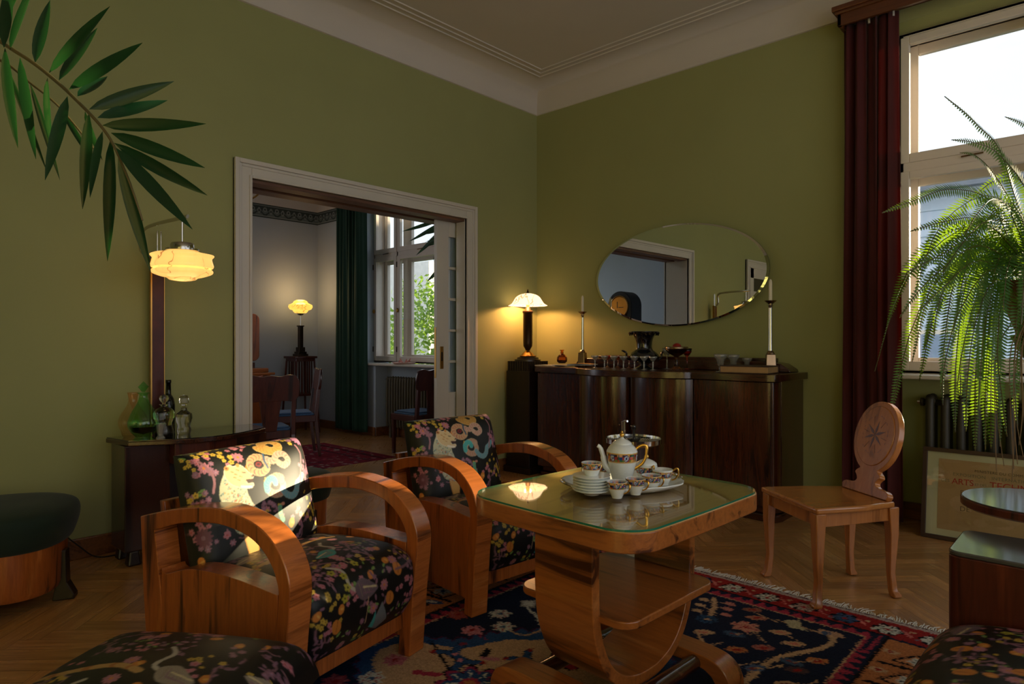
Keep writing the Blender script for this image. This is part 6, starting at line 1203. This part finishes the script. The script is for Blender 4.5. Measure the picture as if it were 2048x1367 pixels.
    for k in K: frond([top + Vector((R.normal(0, .04), R.normal(0, .04), 0))] + [at(u, v, t) - cl for u, v, t in k], .12)
    for k in range(26):
        a = R.uniform(0, 2 * PI); L = R.uniform(.45, .8); el = R.uniform(.15, 1.0); dx, dy = math.cos(a), math.sin(a)
        if dy > .5 and L > .6: L = .55
        dr = R.uniform(.3, 1.1) * (1.25 - el)
        frond([top + Vector((dx * .05, dy * .05, 0)), top + Vector((dx * L * .35, dy * L * .35, .12 + .3 * el)), top + Vector((dx * L * .75, dy * L * .75, .12 + .22 * el - dr * .3)), top + Vector((dx * L * .95, dy * L * .95, .05 - dr * .75))])
    for k in range(10):
        a = R.uniform(PI * .8, PI * 1.7); dx, dy = math.cos(a), math.sin(a); L = R.uniform(.2, .42); D_ = R.uniform(.5, .95)
        frond([top + Vector((dx * .05, dy * .05, 0)), top + Vector((dx * L * .8, dy * L * .8, .1)), top + Vector((dx * L, dy * L, -D_ * .45)), top + Vector((dx * L * 1.02, dy * L * 1.02, -D_))])
    b_.build('fronds', 'fern_leaf', r); stems.build('frond_stems', 'palm_stem', r)
    b_ = MB()
    for k in range(9):
        q = at(2018 + R.uniform(-12, 30), 800, 3.05) - cl; x, y = q.x + R.normal(0, .02), q.y + R.normal(0, .02)
        b_.tube(catmull([(x * .4, y * .4, 1.4), (x, y, 1.2), (x + R.normal(0, .01), y, .9), (x + R.normal(0, .02), y, .62 + R.uniform(-.05, .12))], 4), .0022, 4)
    b_.build('hanging_roots', 'roots', r)
fern()
def dracaena():
    base = Vector((-.98, -.32, 0)); r = thing('house_plant', 'dark strap-leaved plant hanging before the dining room window, beside the door leaf', 'plant', base); b_ = MB(); b_.lathe([(0, 0), (.1, 0), (.13, .26), (.12, .26), (0, .24)], 24); b_.build('pot', 'terracotta', r, smooth=True)
    b_ = MB(); b_.tube(catmull([(0, 0, .24), (.02, .0, 1.0), (.0, .03, 1.9), (.03, .02, 2.45)], 6), .014, 8); b_.build('trunk', 'roots', r, smooth=True); b_ = MB()
    for (u0, v0, u1, v1) in ((878, 434, 804, 462), (878, 440, 818, 482), (880, 450, 832, 510), (880, 452, 845, 468), (884, 470, 852, 492), (884, 440, 866, 520), (884, 520, 854, 562), (886, 530, 872, 575), (880, 436, 842, 436), (890, 440, 930, 500)):
        t = (at(0, 0, 1) - at(0, 0, 0)).length; A = aty(u0 + 14, v0, -.28) - base; B = aty(u1, v1, -.34) - base; leaf_blade(b_, A, B, .03, (-FWD + Vector((0, 0, .4))).normalized(), .1, .3, 8)
    for k in range(14): a = k * .9; A = Vector((.03, .02, 2.2 + .02 * k)); B = A + Vector((math.cos(a) * .3, math.sin(a) * .22 - .05, .1 - .02 * k)); leaf_blade(b_, A, B, .03, (0, 0, 1), .15, .3, 8)
    b_.build('leaves', 'dark_leaf', r, smooth='all')
dracaena()
# ------------------------------------------------------------------ outside
def outside():
    r = thing('neighbour_house', 'pale blue clapboard house across the street behind the bright window', 'house', (0, 0, 0)); b_ = MB(); y = 13.0; top = 4.75
    b_.bx(-3.0, 6, y, y + 5, -4, top); b_.build('house_wall', 'siding', r); b_ = MB(); z = -2
    while z < top: b_.prism([(y, z), (y - .05, z + .01), (y - .05, z + .035), (y, z + .29)], -3.0, 6, 'X'); z += .3
    b_.build('clapboards', 'siding', r); b_ = MB(); b_.bx(-3.3, 6.3, y - .5, y + 5.3, top, top + .16); b_.bx(-3.3, 6.3, y - .55, y - .45, top - .05, top + .2); b_.build('eaves', 'roof_edge', r)
    for x in (.1, 3.4):
        b_ = MB(); b_.bx(x, x + 1.5, y - .1, y - .02, -.6, 1.5); f = b_.build('window_frame', 'window_paint', r); g = MB(); g.bx(x + .1, x + 1.4, y - .11, y - .1, -.5, 1.4); g.build('window_glass', 'siding_dark', f)
    b_ = MB(); b_.bx(-3.0, 6, y - .12, y - .02, -4, -.9); b_.build('brick_base', 'brick', r)
    w2 = thing('white_house', 'white rendered building behind the trees outside the dining room window', 'house', (0, 0, 0)); b_ = MB(); b_.bx(-24, -15.5, 11.5, 16, -4, 4.4); b_.build('house_wall', 'far_wall', w2)
    for x in (-21, -19.2, -17.4):
        b_ = MB(); b_.bx(x, x + .9, 11.42, 11.5, .4, 2.2); b_.build('window_glass', 'siding_dark', w2)
    g = thing('lawn', 'ground outside the house', 'ground', (0, 0, 0)); tag(g, 'green ground outside far below the windows', 'ground', kind='structure'); b_ = MB(); b_.bx(-30, 30, 1.0, 40, -4.2, -4); b_.build('lawn', 'lawn', g)
    R = np.random.default_rng(31)
    def tree(x, y, z, s, lbl):
        t = thing('tree', lbl, 'tree', (x, y, -4), 0, 'trees outside the dining room'); b_ = MB(); b_.tube(catmull([(0, 0, 0), (.1, .1, 2.5), (0, 0, 4 + z)], 5), [.22] * 5 + [.15] * 6, 8); b_.build('trunk', 'roots', t, smooth=True); b_ = MB()
        for k in range(4200):
            v = R.normal(0, 1, 3); v /= np.linalg.norm(v); rad = s * R.uniform(.72, 1.0) * (1 + .22 * math.sin(v[0] * 5 + v[2] * 4)); p = Vector((v[0] * rad, v[1] * rad, 4 + z + v[2] * rad * 1.25)); a = Vector(R.normal(0, 1, 3)).normalized() * .08; c = Vector(R.normal(0, 1, 3)).normalized() * .05
            b_.add([(p - a)[:], (p + c)[:], (p + a)[:], (p - c)[:]], [(0, 1, 2, 3)])
        b_.build('crown', 'tree_leaf', t)
    tree(-9.3, 6.6, 1.05, 1.5, 'bushy green tree nearest the house, filling the right pane of the dining room window'); tree(-11.2, 10.9, 1.3, 1.7, 'taller green tree behind the first, outside the dining room window'); tree(-15.4, 9.4, -.3, 1.4, 'green tree further left outside the dining room window')
outside()
